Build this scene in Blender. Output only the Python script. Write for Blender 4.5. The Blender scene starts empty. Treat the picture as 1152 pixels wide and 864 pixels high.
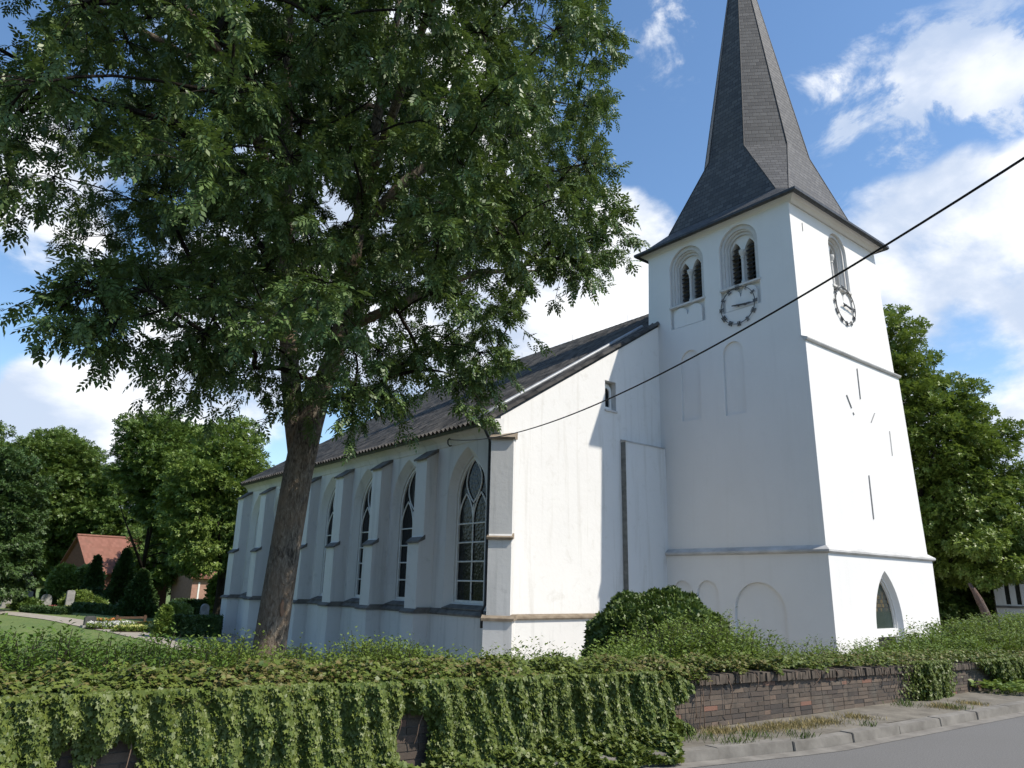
import bpy, bmesh, math
import numpy as np
from math import sin, cos, pi, radians, sqrt, atan2, hypot
from mathutils import Matrix, Vector

# ---------------------------------------------------------------- camera, light, exposure
SC = bpy.context.scene
COL = SC.collection
CAM = np.array((-22.671, -12.025, 1.65))
cd = bpy.data.cameras.new('camera'); co = bpy.data.objects.new('camera', cd); COL.objects.link(co)
cd.sensor_width = 36.0; cd.lens = 812.776 / 1152 * 36.0; cd.clip_start = 0.05; cd.clip_end = 3000
R_ = Vector((0.77585, -0.6306, 0.02026)); U_ = Vector((-0.18344, -0.19472, 0.96355)); F_ = Vector((0.60367, 0.75129, 0.26675))
co.matrix_world = Matrix(((R_.x, U_.x, -F_.x, CAM[0]), (R_.y, U_.y, -F_.y, CAM[1]), (R_.z, U_.z, -F_.z, CAM[2]), (0, 0, 0, 1)))
SC.camera = co
EL = radians(49.5); SDIR = Vector((.495 * cos(EL), -.869 * cos(EL), sin(EL))).normalized()
sl = bpy.data.lights.new('sun', 'SUN'); sl.energy = 4.3; sl.angle = radians(0.55); sl.color = (1.0, .925, .81)
so = bpy.data.objects.new('sun', sl); COL.objects.link(so)
so.rotation_euler = (-SDIR).to_track_quat('-Z', 'Y').to_euler(); so.location = (20, -40, 50)
SC.view_settings.view_transform = 'Standard'; SC.view_settings.look = 'None'
SC.view_settings.exposure = 0.43; SC.view_settings.gamma = 1.0; SC.view_settings.use_curve_mapping = False
SC.cycles.max_bounces = 6; SC.cycles.diffuse_bounces = 3; SC.cycles.transparent_max_bounces = 4
SC.cycles.caustics_reflective = False; SC.cycles.caustics_refractive = False

W = bpy.data.worlds.new('World'); SC.world = W; W.use_nodes = True
def build_world():
    nt = W.node_tree; nt.nodes.clear(); N = nt.nodes.new; Lk = nt.links.new
    out = N('ShaderNodeOutputWorld'); mix = N('ShaderNodeMixShader')
    bs = N('ShaderNodeBackground'); bc = N('ShaderNodeBackground')
    sky = N('ShaderNodeTexSky'); sky.sky_type = 'NISHITA'; sky.sun_disc = False
    sky.sun_elevation = EL; sky.sun_rotation = atan2(SDIR.x, SDIR.y); sky.air_density = 1.0; sky.dust_density = 0.4; sky.ozone_density = 0.5
    hs = N('ShaderNodeHueSaturation'); hs.inputs['Saturation'].default_value = 1.16; Lk(sky.outputs[0], hs.inputs['Color']); Lk(hs.outputs[0], bs.inputs[0]); bs.inputs[1].default_value = 0.15
    tc = N('ShaderNodeTexCoord'); D = tc.outputs['Generated']
    def math_(op, a, b=None, c=None, clamp=False):
        m = N('ShaderNodeMath'); m.operation = op; m.use_clamp = clamp
        for i, v in enumerate((a, b, c)):
            if v is None: continue
            if isinstance(v, (int, float)): m.inputs[i].default_value = v
            else: Lk(v, m.inputs[i])
        return m.outputs[0]
    def smooth(v, a, b, o0=0., o1=1.):
        m = N('ShaderNodeMapRange'); m.interpolation_type = 'SMOOTHSTEP'; Lk(v, m.inputs[0])
        for i, q in zip((1, 2, 3, 4), (a, b, o0, o1)): m.inputs[i].default_value = q
        return m.outputs[0]
    sep = N('ShaderNodeSeparateXYZ'); Lk(D, sep.inputs[0])
    den = math_('ADD', math_('MAXIMUM', sep.outputs[2], 0.0), 0.22)
    cx = math_('DIVIDE', sep.outputs[0], den); cy = math_('DIVIDE', sep.outputs[1], den)
    comb = N('ShaderNodeCombineXYZ'); Lk(cx, comb.inputs[0]); Lk(cy, comb.inputs[1]); Lk(math_('MULTIPLY', sep.outputs[2], 1.5), comb.inputs[2])
    def noise(vec, scale, detail, rough, dist=0.):
        n = N('ShaderNodeTexNoise'); n.inputs['Scale'].default_value = scale; n.inputs['Detail'].default_value = detail
        n.inputs['Roughness'].default_value = rough; n.inputs['Distortion'].default_value = dist; Lk(vec, n.inputs['Vector']); return n.outputs[0]
    stretch = N('ShaderNodeVectorMath'); stretch.operation = 'MULTIPLY'; Lk(D, stretch.inputs[0]); stretch.inputs[1].default_value = (1., 1., 1.7)
    n1 = noise(stretch.outputs[0], 3.4, 10, .58, .15)
    # where in the sky the cloud banks stand: (direction, outer angle, inner angle, weight)
    total = None
    for (dx, dy, dz), a0, a1, w in CLOUDS:
        v = Vector((dx, dy, dz)).normalized()
        dt = N('ShaderNodeVectorMath'); dt.operation = 'DOT_PRODUCT'; Lk(D, dt.inputs[0]); dt.inputs[1].default_value = v
        s = smooth(dt.outputs['Value'], cos(radians(a0)), cos(radians(a1)), 0., w)
        total = s if total is None else math_('ADD', total, s)
    dens = math_('ADD', n1, total)
    cov = smooth(dens, .63, .81)
    wm = None
    for (dx, dy, dz), a0, a1, w in WISPS:
        v = Vector((dx, dy, dz)).normalized(); dt = N('ShaderNodeVectorMath'); dt.operation = 'DOT_PRODUCT'; Lk(D, dt.inputs[0]); dt.inputs[1].default_value = v
        s = smooth(dt.outputs['Value'], cos(radians(a0)), cos(radians(a1)), 0., w); wm = s if wm is None else math_('ADD', wm, s)
    wis = math_('MULTIPLY', smooth(math_('ADD', noise(stretch.outputs[0], 8.5, 9, .64, .35), math_('MULTIPLY', wm, .13)), .60, .80), wm, None, True)
    cov = math_('MAXIMUM', cov, math_('MULTIPLY', wis, .8))
    off = N('ShaderNodeVectorMath'); off.operation = 'ADD'; Lk(stretch.outputs[0], off.inputs[0]); off.inputs[1].default_value = (.03, -.05, .07)
    n2 = noise(off.outputs[0], 3.4, 5, .5, .15)
    n3 = noise(stretch.outputs[0], 9., 6, .55)
    lit = smooth(math_('ADD', math_('SUBTRACT', n1, n2), math_('MULTIPLY', n3, .25)), .02, .28)
    mc = N('ShaderNodeMix'); mc.data_type = 'RGBA'; Lk(lit, mc.inputs['Factor'])
    mc.inputs[6].default_value = (.52, .60, .74, 1); mc.inputs[7].default_value = (1.0, 1.0, 1.0, 1)
    Lk(mc.outputs[2], bc.inputs[0]); bc.inputs[1].default_value = 0.93
    Lk(math_('MULTIPLY', cov, .95), mix.inputs[0]); Lk(bs.outputs[0], mix.inputs[1]); Lk(bc.outputs[0], mix.inputs[2]); Lk(mix.outputs[0], out.inputs[0])
    W.cycles.sampling_method = 'MANUAL'; W.cycles.sample_map_resolution = 512
CLOUDS = [((0.903, 0.268, 0.335), 16, 4, 0.25), ((0.859, 0.276, 0.431), 7, 1, 0.1), ((0.946, 0.261, 0.193), 14, 3, 0.22), ((0.828, 0.308, 0.468), 6, 1, 0.1), ((0.847, 0.219, 0.485), 5, 1, 0.06), ((0.785, 0.274, 0.556), 4, 0.5, 0.1), ((0.804, 0.193, 0.563), 3.5, 0.5, 0.1), ((0.761, 0.216, 0.611), 12, 3, -0.2), ((0.773, 0.327, 0.544), 8, 2, -0.15), ((0.820, 0.236, 0.522), 5, 1, -0.1), ((0.616, 0.426, 0.662), 4, 1, 0.16), ((0.746, 0.360, 0.560), 3, 1, 0.12), ((0.705, 0.336, 0.625), 3, 0.5, 0.05), ((0.652, 0.653, 0.385), 10, 2, 0.33), ((0.685, 0.568, 0.456), 6, 1, 0.22), ((0.611, 0.715, 0.340), 9, 2, 0.25), ((0.047, 0.931, 0.362), 6, 2, 0.2), ((0.017, 0.905, 0.424), 8, 2, 0.12), ((0.151, 0.968, 0.199), 9, 2, 0.2), ((0.115, 0.982, 0.147), 8, 2, 0.33), ((0.169, 0.974, 0.153), 6, 1, 0.25), ((0.070, 0.985, 0.157), 6, 1, 0.2), ((0.253, 0.940, 0.229), 8, 2, 0.24), ((0.249, 0.808, 0.535), 26, 6, 0.19), ((0.443, 0.798, 0.410), 18, 5, 0.2), ((0.423, 0.640, 0.641), 12, 3, 0.18), ((0.917, 0.302, 0.259), 5, 1, -0.16), ((0.675, 0.455, 0.581), 9, 2, -0.12), ((0.050, 0.957, 0.284), 8, 2, -0.32), ((0.890, 0.273, 0.366), 5, 1, -0.12), ((0.932, 0.283, 0.226), 6, 1, -0.12), ((0.740, 0.304, 0.599), 6, 1, -0.05)]
WISPS = [((0.780, 0.282, 0.558), 6, 1, 1), ((0.801, 0.192, 0.567), 5, 1, 1), ((0.617, 0.426, 0.661), 5, 1, 0.9), ((0.745, 0.363, 0.560), 4, 1, 0.8), ((0.840, 0.234, 0.490), 8, 2, 0.8), ((0.593, 0.482, 0.645), 5, 1, 0.6), ((0.827, 0.180, 0.533), 4, 1, 0.6), ((0.589, 0.656, 0.471), 8, 2, 0.5), ((0.813, 0.367, 0.452), 6, 1, 0.7)]
build_world()

# ---------------------------------------------------------------- helpers
def link_mesh(name, me, mat=None, parent=None):
    o = bpy.data.objects.new(name, me); COL.objects.link(o)
    if mat is not None:
        for m in (mat if isinstance(mat, (list, tuple)) else (mat,)): me.materials.append(m)
    if parent is not None:
        o.parent = parent
        if parent.type == 'EMPTY': o.matrix_parent_inverse = Matrix.Translation(-Vector(parent.location))
    return o
def tag(o, label=None, cat=None, group=None, kind=None):
    if label: o['label'] = label
    if cat: o['category'] = cat
    if group: o['group'] = group
    if kind: o['kind'] = kind
    return o
def thing(name, label, cat, loc=(0, 0, 0), group=None):
    o = bpy.data.objects.new(name, None); COL.objects.link(o); o.location = loc; o.empty_display_size = .3
    return tag(o, label, cat, group)
class MB:
    def __init__(s): s.v = []; s.f = []; s.uv = None
    def add(s, V, F):
        b = len(s.v); s.v += [tuple(map(float, q)) for q in V]; s.f += [tuple(i + b for i in q) for q in F]; return s
    def box(s, x0, x1, y0, y1, z0, z1):
        return s.add([(x0, y0, z0), (x1, y0, z0), (x1, y1, z0), (x0, y1, z0), (x0, y0, z1), (x1, y0, z1), (x1, y1, z1), (x0, y1, z1)],
                     [(0, 3, 2, 1), (4, 5, 6, 7), (0, 1, 5, 4), (1, 2, 6, 5), (2, 3, 7, 6), (3, 0, 4, 7)])
    def hexa(s, P):
        return s.add(P, [(0, 3, 2, 1), (4, 5, 6, 7), (0, 1, 5, 4), (1, 2, 6, 5), (2, 3, 7, 6), (3, 0, 4, 7)])
    def loft(s, fn, pa, da, pb, db):
        n = len(pa); V = [fn(x, z, da) for x, z in pa] + [fn(x, z, db) for x, z in pb]
        return s.add(V, [tuple(range(n)), tuple(range(2 * n - 1, n - 1, -1))] + [(i, (i + 1) % n, n + (i + 1) % n, n + i) for i in range(n)])
    def prism(s, fn, p, d0, d1): return s.loft(fn, p, d0, p, d1)
    def ring(s, fn, po, pi_, d0, d1):   # frame between two outlines of the same count, closed loop
        n = len(po); V = [fn(x, z, d0) for x, z in po] + [fn(x, z, d0) for x, z in pi_] + [fn(x, z, d1) for x, z in po] + [fn(x, z, d1) for x, z in pi_]
        F = []
        for i in range(n):
            j = (i + 1) % n
            F += [(i, j, n + j, n + i), (2 * n + j, 2 * n + i, 3 * n + i, 3 * n + j), (j, i, 2 * n + i, 2 * n + j), (n + i, n + j, 3 * n + j, 3 * n + i)]
        return s.add(V, F)
    def tube(s, path, rad, n=8, cap=True):
        P = [Vector(p) for p in path]
        if not hasattr(rad, '__len__'): rad = [rad] * len(P)
        V = []; F = []; a = None
        for i, p in enumerate(P):
            t = (P[min(i + 1, len(P) - 1)] - P[max(i - 1, 0)])
            t = t.normalized() if t.length > 1e-9 else Vector((0, 0, 1))
            if a is None: a = t.orthogonal().normalized()
            a = (a - t * a.dot(t)); a = a.normalized() if a.length > 1e-6 else t.orthogonal().normalized()
            b = t.cross(a)
            V += [p + (a * cos(2 * pi * k / n) + b * sin(2 * pi * k / n)) * rad[i] for k in range(n)]
        for i in range(len(P) - 1):
            for k in range(n):
                l = (k + 1) % n; F.append((i * n + k, i * n + l, i * n + n + l, i * n + n + k))
        if cap: F += [tuple(range(n - 1, -1, -1)), tuple(range((len(P) - 1) * n, len(P) * n))]
        return s.add(V, F)
    def build(s, name, mat=None, parent=None, smooth=False, fix=True, uvfn=None, bevel=0):
        me = bpy.data.meshes.new(name); me.from_pydata(s.v, [], s.f); me.update()
        if fix or bevel:
            bm = bmesh.new(); bm.from_mesh(me)
            if fix: bmesh.ops.recalc_face_normals(bm, faces=bm.faces)
            if bevel: bmesh.ops.bevel(bm, geom=[e for e in bm.edges if len(e.link_faces) == 2 and e.calc_face_angle(0) > .5], offset=bevel, segments=2, affect='EDGES', clamp_overlap=True)
            bm.to_mesh(me); bm.free()
        if smooth: me.polygons.foreach_set('use_smooth', [True] * len(me.polygons))
        if uvfn:
            ul = me.uv_layers.new(name='uv')
            for pl in me.polygons:
                for li in pl.loop_indices: ul.data[li].uv = uvfn(me.vertices[me.loops[li].vertex_index].co, pl.normal)
        return link_mesh(name, me, mat, parent)
def cut(o, mb):
    me = bpy.data.meshes.new('cutter'); me.from_pydata(mb.v, [], mb.f)
    bm = bmesh.new(); bm.from_mesh(me); bmesh.ops.recalc_face_normals(bm, faces=bm.faces); bm.to_mesh(me); bm.free()
    c = bpy.data.objects.new('cutter', me); COL.objects.link(c)
    m = o.modifiers.new('cut', 'BOOLEAN'); m.operation = 'DIFFERENCE'; m.object = c; m.solver = 'EXACT'
    dg = bpy.context.evaluated_depsgraph_get(); dg.update()
    nm = bpy.data.meshes.new_from_object(o.evaluated_get(dg)); o.modifiers.clear(); old = o.data; o.data = nm; nm.name = o.name
    bpy.data.objects.remove(c); bpy.data.meshes.remove(me)
def arch(c, w, z0, zs, zt, n=10):
    H = zt - zs; cx = (w * w - H * H) / (2 * w); Rr = w - cx
    a1 = atan2(H, -cx)
    right = [(cx + Rr * cos(a1 * i / n), zs + Rr * sin(a1 * i / n)) for i in range(n + 1)]
    p = [(c - w, z0), (c + w, z0)] + [(c + x, z) for x, z in right] + [(c - x, z) for x, z in right[-2::-1]]
    return p
def fast_mesh(name, V, F, mat, parent=None, smooth=False):
    """V (n,3), F (m,k) arrays -> one mesh object"""
    me = bpy.data.meshes.new(name); V = np.ascontiguousarray(V, np.float32); F = np.ascontiguousarray(F, np.int32)
    m, k = F.shape
    me.vertices.add(len(V)); me.vertices.foreach_set('co', V.ravel())
    me.loops.add(m * k); me.loops.foreach_set('vertex_index', F.ravel())
    me.polygons.add(m); me.polygons.foreach_set('loop_start', np.arange(0, m * k, k, dtype=np.int32))
    try: me.polygons.foreach_set('loop_total', np.full(m, k, np.int32))
    except Exception: pass
    if smooth: me.polygons.foreach_set('use_smooth', np.ones(m, bool))
    me.update(calc_edges=True)
    return link_mesh(name, me, mat, parent)
def unit(a): return a / np.maximum(np.linalg.norm(a, axis=-1, keepdims=True), 1e-9)
def leaf_arrays(P, X, Nn, S, tv, tf):
    X = unit(X); Nn = unit(Nn - X * (Nn * X).sum(-1, keepdims=True)); Y = np.cross(Nn, X)
    S = np.broadcast_to(np.asarray(S, float), (len(P),))[:, None, None]
    V = P[:, None, :] + S * (tv[None, :, 0:1] * X[:, None, :] + tv[None, :, 1:2] * Y[:, None, :] + tv[None, :, 2:3] * Nn[:, None, :])
    k = len(tv); F = (np.arange(len(P)) * k)[:, None, None] + tf[None]
    return V.reshape(-1, 3), F.reshape(-1, tf.shape[1])
def leaves(name, P, X, Nn, S, tmpl, mat, parent=None):
    V, F = leaf_arrays(P, X, Nn, S, *tmpl); return fast_mesh(name, V, F, mat, parent)
# leaf templates (unit length along +x)
T_LEAF = (np.array([(0, 0, 0), (.45, .26, .05), (1, 0, -.06), (.45, -.26, .05)], float), np.array([(0, 1, 2, 3)]))
def ash_template():
    V = []; F = []
    def leaflet(o, d, L, w):
        d = d / np.linalg.norm(d); s = np.cross((0, 0, 1.), d); s /= np.linalg.norm(s); b = len(V)
        V.extend([o, o + d * L * .45 + s * w + np.array((0, 0, .012)), o + d * L, o + d * L * .45 - s * w + np.array((0, 0, .012))]); F.append((b, b + 1, b + 2, b + 3))
    for i, t in enumerate((.26, .50, .74)):
        z = -.35 * t * t
        for sgn in (1, -1): leaflet(np.array((t, 0, z)), np.array((.62, sgn * .8, -.28 - .3 * t)), .44 - .04 * abs(i - 1), .098)
    leaflet(np.array((.88, 0, -.29)), np.array((1, 0, -.75)), .46, .10)
    return np.array(V), np.array(F)
T_ASH = ash_template()
T_IVY = (np.array([(0, 0, 0), (1, 0, -.08), (.60, .22, .03), (.62, .52, -.02), (.28, .36, .03), (-.04, .44, -.04), (.60, -.22, .03), (.62, -.52, -.02), (.28, -.36, .03), (-.04, -.44, -.04)], float),
         np.array([(0, 1, 2, 3, 4, 5), (1, 0, 9, 8, 7, 6)]))
def tuft_template():   # a spray of five leaves at the end of a twig, for trees further away
    V = []; F = []
    for a, e in ((0, -.1), (1.2, .35), (-1.15, .3), (2.4, .1), (-2.3, .5)):
        d = np.array((cos(a) * cos(e), sin(a) * cos(e), sin(e))); s = np.array((-sin(a), cos(a), 0.)); b = len(V)
        V.extend([d * .05, d * .5 + s * .26, d * 1.0 + np.array((0, 0, -.1)), d * .5 - s * .26]); F.append((b, b + 1, b + 2, b + 3))
    return np.array(V), np.array(F)
T_TUFT = tuft_template()
T_BLADE = (np.array([(0, .03, 0), (0, -.03, 0), (.6, -.02, .05), (1, 0, -.05), (.6, .02, .05)], float), np.array([(0, 1, 2, 3, 4)]))

# ---------------------------------------------------------------- materials
def new_mat(name):
    m = bpy.data.materials.new(name); m.use_nodes = True; nt = m.node_tree
    return m, nt, nt.nodes['Principled BSDF'], nt.nodes['Material Output']
class G:
    """tiny node-graph writer"""
    def __init__(s, nt): s.nt = nt
    def n(s, t, **kw):
        q = s.nt.nodes.new(t)
        for k, v in kw.items(): setattr(q, k, v)
        return q
    def l(s, a, b): s.nt.links.new(a, b)
    def tc(s, w='Object'): return s.n('ShaderNodeTexCoord').outputs[w]
    def mapping(s, v, scale): 
        m = s.n('ShaderNodeMapping'); s.l(v, m.inputs[0]); m.inputs['Scale'].default_value = scale; return m.outputs[0]
    def noise(s, v, scale, detail=4, rough=.55, dist=0.):
        q = s.n('ShaderNodeTexNoise'); s.l(v, q.inputs['Vector']); q.inputs['Scale'].default_value = scale; q.inputs['Detail'].default_value = detail
        q.inputs['Roughness'].default_value = rough; q.inputs['Distortion'].default_value = dist; return q.outputs[0]
    def rng(s, v, a, b, c=0., d=1.):
        m = s.n('ShaderNodeMapRange'); s.l(v, m.inputs[0])
        for i, q in zip((1, 2, 3, 4), (a, b, c, d)): m.inputs[i].default_value = q
        return m.outputs[0]
    def mix(s, f, a, b, mode='MIX'):
        m = s.n('ShaderNodeMix'); m.data_type = 'RGBA'; m.blend_type = mode
        for i, q in ((0, f), (6, a), (7, b)):
            if isinstance(q, (int, float)): m.inputs[i].default_value = q
            elif isinstance(q, tuple): m.inputs[i].default_value = q + (1,) if len(q) == 3 else q
            else: s.l(q, m.inputs[i])
        return m.outputs[2]
    def mul(s, a, b):
        m = s.n('ShaderNodeMath'); m.operation = 'MULTIPLY'
        for i, q in enumerate((a, b)):
            if isinstance(q, (int, float)): m.inputs[i].default_value = q
            else: s.l(q, m.inputs[i])
        return m.outputs[0]
    def bump(s, h, strength, dist, bsdf):
        b = s.n('ShaderNodeBump'); b.inputs['Strength'].default_value = strength; b.inputs['Distance'].default_value = dist
        s.l(h, b.inputs['Height']); s.l(b.outputs[0], bsdf.inputs['Normal'])
def plaster(name, col, dirt, stain, bumpy=.14, seed=0.):
    m, nt, b, o = new_mat(name); g = G(nt); v = g.tc()
    big = g.rng(g.noise(v, .55, 5, .6), .35, .7); streak = g.rng(g.noise(g.mapping(v, (3.2, 3.2, .22)), 1.0, 5, .62, .3), .53, .74)
    spots = g.rng(g.noise(v, 2.1, 8, .72, .6), .56, .74)
    c = g.mix(g.mul(big, .55), col, tuple(x * .93 for x in col)); c = g.mix(g.mul(streak, dirt), c, stain); c = g.mix(g.mul(spots, dirt * .8), c, stain)
    g.l(c, b.inputs['Base Color']); b.inputs['Roughness'].default_value = .88; b.inputs['Specular IOR Level'].default_value = .2
    g.bump(g.noise(v, 7.0, 6, .6), bumpy, .03, b); return m
def rough_mat(name, c0, c1, scale=3., rough=.85, bump=.3, dist=.01, detail=6, metal=0., spec=.3, stretch=(1, 1, 1)):
    m, nt, b, o = new_mat(name); g = G(nt); v = g.mapping(g.tc(), stretch); n = g.noise(v, scale, detail, .62)
    g.l(g.mix(g.rng(n, .3, .7), c0, c1), b.inputs['Base Color']); b.inputs['Roughness'].default_value = rough; b.inputs['Metallic'].default_value = metal
    b.inputs['Specular IOR Level'].default_value = spec
    if bump: g.bump(g.noise(v, scale * 4, 5, .6), bump, dist, b)
    return m
def leaf_mat(name, c0, c1, c2=None, trans=.25, rough=.45, spec=.4, patch=.6):
    m, nt, b, o = new_mat(name); g = G(nt); gi = g.n('ShaderNodeNewGeometry'); r = gi.outputs['Random Per Island']
    c = g.mix(r, c0, c1); big = g.rng(g.noise(g.tc(), patch, 3, .6), .35, .65)
    if c2: c = g.mix(g.mul(big, .7), c, c2)
    g.l(c, b.inputs['Base Color']); b.inputs['Roughness'].default_value = rough; b.inputs['Specular IOR Level'].default_value = spec
    t = g.n('ShaderNodeBsdfTranslucent'); g.l(g.mix(.5, c, (.12, .17, .02)), t.inputs[0]); ms = g.n('ShaderNodeMixShader'); ms.inputs[0].default_value = trans
    g.l(b.outputs[0], ms.inputs[1]); g.l(t.outputs[0], ms.inputs[2]); g.l(ms.outputs[0], o.inputs[0]); return m
def flat_mat(name, c, rough=.6, spec=.3, metal=0.): return rough_mat(name, tuple(x * .9 for x in c), tuple(min(1, x * 1.08) for x in c), 5, rough, .1, .003, 3, metal, spec)

M_WALL = plaster('tower_render', (.71, .705, .69), .12, (.52, .51, .48))
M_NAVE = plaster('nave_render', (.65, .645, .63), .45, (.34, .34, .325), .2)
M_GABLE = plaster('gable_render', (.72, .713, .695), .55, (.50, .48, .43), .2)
M_LEDGE = rough_mat('weathered_ledge', (.075, .071, .066), (.21, .20, .185), 2.2, .9, .4, .01)
M_LEDGE2 = rough_mat('tan_ledge', (.13, .10, .07), (.27, .225, .17), 3.5, .9, .4, .01)
M_STRING = rough_mat('grey_string_course', (.34, .34, .335), (.56, .56, .55), 1.4, .9, .3, .01, stretch=(1, 1, 3))
M_EDGE = rough_mat('dark_grey_edge', (.10, .105, .10), (.24, .245, .235), 2.5, .9, .4, .01, stretch=(1, 1, 2))
M_REVEAL = rough_mat('stone_reveal', (.50, .49, .475), (.60, .59, .57), 4, .85, .2, .01)
M_GUTTER = rough_mat('dark_zinc', (.035, .037, .04), (.075, .078, .08), 6, .5, .1, .003, metal=.4)
M_IRON = flat_mat('black_iron', (.022, .023, .026), .5)
M_RUST = rough_mat('grey_iron', (.24, .24, .24), (.38, .375, .37), 12, .8, .1, .003)
M_LEAD = rough_mat('light_lead_pipe', (.24, .255, .27), (.34, .355, .37), 5, .5, .1, .003, metal=.2)
M_WHITE = flat_mat('white_paint', (.74, .74, .72), .5)
M_DARK = flat_mat('interior_shade_black', (.012, .012, .013), .9)
M_LOUVRE = rough_mat('slate_louvre', (.02, .021, .023), (.05, .052, .055), 5, .7, .2, .005)
M_CLOCK = flat_mat('clock_iron', (.075, .076, .078), .6)
M_BLACK = flat_mat('cable_rubber', (.012, .012, .013), .6)
def glass_mat(name, base):
    m, nt, b, o = new_mat(name); g = G(nt); v = g.tc()
    w = g.n('ShaderNodeTexVoronoi'); w.inputs['Scale'].default_value = 9.; g.l(v, w.inputs['Vector'])
    g.l(g.mix(g.rng(w.outputs['Distance'], .1, .6), base, tuple(x * 1.9 for x in base)), b.inputs['Base Color'])
    b.inputs['Roughness'].default_value = .18; b.inputs['Specular IOR Level'].default_value = .22; g.bump(w.outputs['Distance'], .25, .02, b); return m
M_GLASS = glass_mat('leaded_dark_glass', (.006, .007, .008))
def stained():
    m, nt, b, o = new_mat('stained_glass'); g = G(nt); uv = g.tc('Object')
    br = g.n('ShaderNodeTexBrick'); br.inputs['Scale'].default_value = 1.; br.inputs['Brick Width'].default_value = .11; br.inputs['Row Height'].default_value = .14
    br.inputs['Mortar Size'].default_value = .012; br.inputs['Bias'].default_value = -.2
    sp = g.n('ShaderNodeSeparateXYZ'); g.l(uv, sp.inputs[0]); cb = g.n('ShaderNodeCombineXYZ'); g.l(sp.outputs[0], cb.inputs[0]); g.l(sp.outputs[2], cb.inputs[1]); g.l(cb.outputs[0], br.inputs['Vector'])
    br.inputs['Color1'].default_value = (.03, .042, .04, 1); br.inputs['Color2'].default_value = (.17, .115, .04, 1); br.inputs['Mortar'].default_value = (.02, .02, .02, 1)
    band = g.rng(sp.outputs[2], .95, 1.05); band2 = g.rng(sp.outputs[2], 1.62, 1.72, 1., 0.)
    g.l(g.mix(g.mul(band, band2), (.022, .036, .028), br.outputs['Color']), b.inputs['Base Color']); b.inputs['Roughness'].default_value = .25; return m
M_STAIN = stained()
def slate():
    m, nt, b, o = new_mat('slate_shingles'); g = G(nt); uv = g.tc('UV')
    br = g.n('ShaderNodeTexBrick'); g.l(uv, br.inputs['Vector']); br.inputs['Scale'].default_value = 1.; br.inputs['Brick Width'].default_value = .30; br.inputs['Row Height'].default_value = .20
    br.inputs['Mortar Size'].default_value = .012; br.inputs['Mortar Smooth'].default_value = .3; br.offset = .5
    br.inputs['Color1'].default_value = (.050, .051, .054, 1); br.inputs['Color2'].default_value = (.100, .100, .101, 1); br.inputs['Mortar'].default_value = (.012, .012, .014, 1)
    n = g.rng(g.noise(g.tc(), .9, 5, .6), .35, .7); c = g.mix(g.mul(n, .6), br.outputs['Color'], (.066, .066, .064))
    g.l(c, b.inputs['Base Color']); b.inputs['Roughness'].default_value = .62; b.inputs['Specular IOR Level'].default_value = .28
    sp = g.n('ShaderNodeSeparateXYZ'); g.l(uv, sp.inputs[0]); fr = g.n('ShaderNodeMath'); fr.operation = 'FRACT'; g.l(g.mul(sp.outputs[1], 1 / .20), fr.inputs[0])
    hgt = g.n('ShaderNodeMath'); hgt.operation = 'SUBTRACT'; g.l(br.outputs['Color'], hgt.inputs[0]); g.l(g.mul(fr.outputs[0], .12), hgt.inputs[1])
    g.bump(hgt.outputs[0], .9, .12, b); return m
M_SLATE = slate()
def tile_mat(name, ca, cb, lich, w, h):
    m, nt, b, o = new_mat(name); g = G(nt); uv = g.tc('UV')
    sc = g.mapping(uv, (1 / w, 1 / h, 1)); fl = g.n('ShaderNodeVectorMath'); fl.operation = 'FLOOR'; g.l(sc, fl.inputs[0])
    wn = g.n('ShaderNodeTexWhiteNoise'); wn.noise_dimensions = '2D'; g.l(fl.outputs[0], wn.inputs['Vector'])
    c = g.mix(wn.outputs['Value'], ca, cb); n = g.noise(g.tc(), 1.3, 6, .65); c = g.mix(g.mul(g.rng(n, .5, .75), .6), c, lich)
    g.l(c, b.inputs['Base Color']); b.inputs['Roughness'].default_value = .8; b.inputs['Specular IOR Level'].default_value = .25; g.bump(g.noise(g.tc(), 30, 3, .6), .3, .005, b); return m
M_PAN = tile_mat('dark_pantiles', (.042, .040, .037), (.105, .098, .090), (.12, .112, .095), .27, .36)
M_REDTILE = tile_mat('red_roof_tiles', (.19, .085, .06), (.24, .11, .08), (.15, .085, .06), .25, .35)
M_GREYTILE = tile_mat('grey_roof_tiles', (.045, .04, .04), (.08, .07, .068), (.09, .085, .08), .25, .35)
def brick_mat():
    m, nt, b, o = new_mat('weathered_brick'); g = G(nt); gi = g.n('ShaderNodeNewGeometry'); r = gi.outputs['Random Per Island']
    cr = g.n('ShaderNodeValToRGB'); e = cr.color_ramp.elements; e[0].color = (.050, .042, .038, 1); e[1].color = (.17, .085, .06, 1); e[1].position = 1.
    for p, c in ((.3, (.078, .060, .047)), (.62, (.105, .082, .064)), (.92, (.13, .098, .074)), (.97, (.19, .10, .07))):
        q = e.new(p); q.color = c + (1,)
    g.l(r, cr.inputs[0]); n = g.noise(g.tc(), 5, 6, .65)
    c = g.mix(g.mul(g.rng(n, .5, .72), .65), cr.outputs[0], (.035, .033, .028)); c = g.mix(g.mul(g.rng(g.noise(g.tc(), 2.2, 4, .6), .58, .72), .4), c, (.15, .14, .115))
    g.l(c, b.inputs['Base Color']); b.inputs['Roughness'].default_value = .9; g.bump(g.noise(g.tc(), 45, 5, .6), .5, .008, b); return m
M_BRICK = brick_mat()
M_COPING = rough_mat('dark_coping_brick', (.045, .038, .031), (.13, .105, .082), 7, .92, .2, .004)
M_MORTAR = rough_mat('old_mortar', (.06, .053, .046), (.15, .135, .115), 8, .95, .4, .01)
M_REDBRICK = rough_mat('red_brick_far', (.15, .07, .05), (.22, .11, .08), 6, .9, .1, .01)
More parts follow.
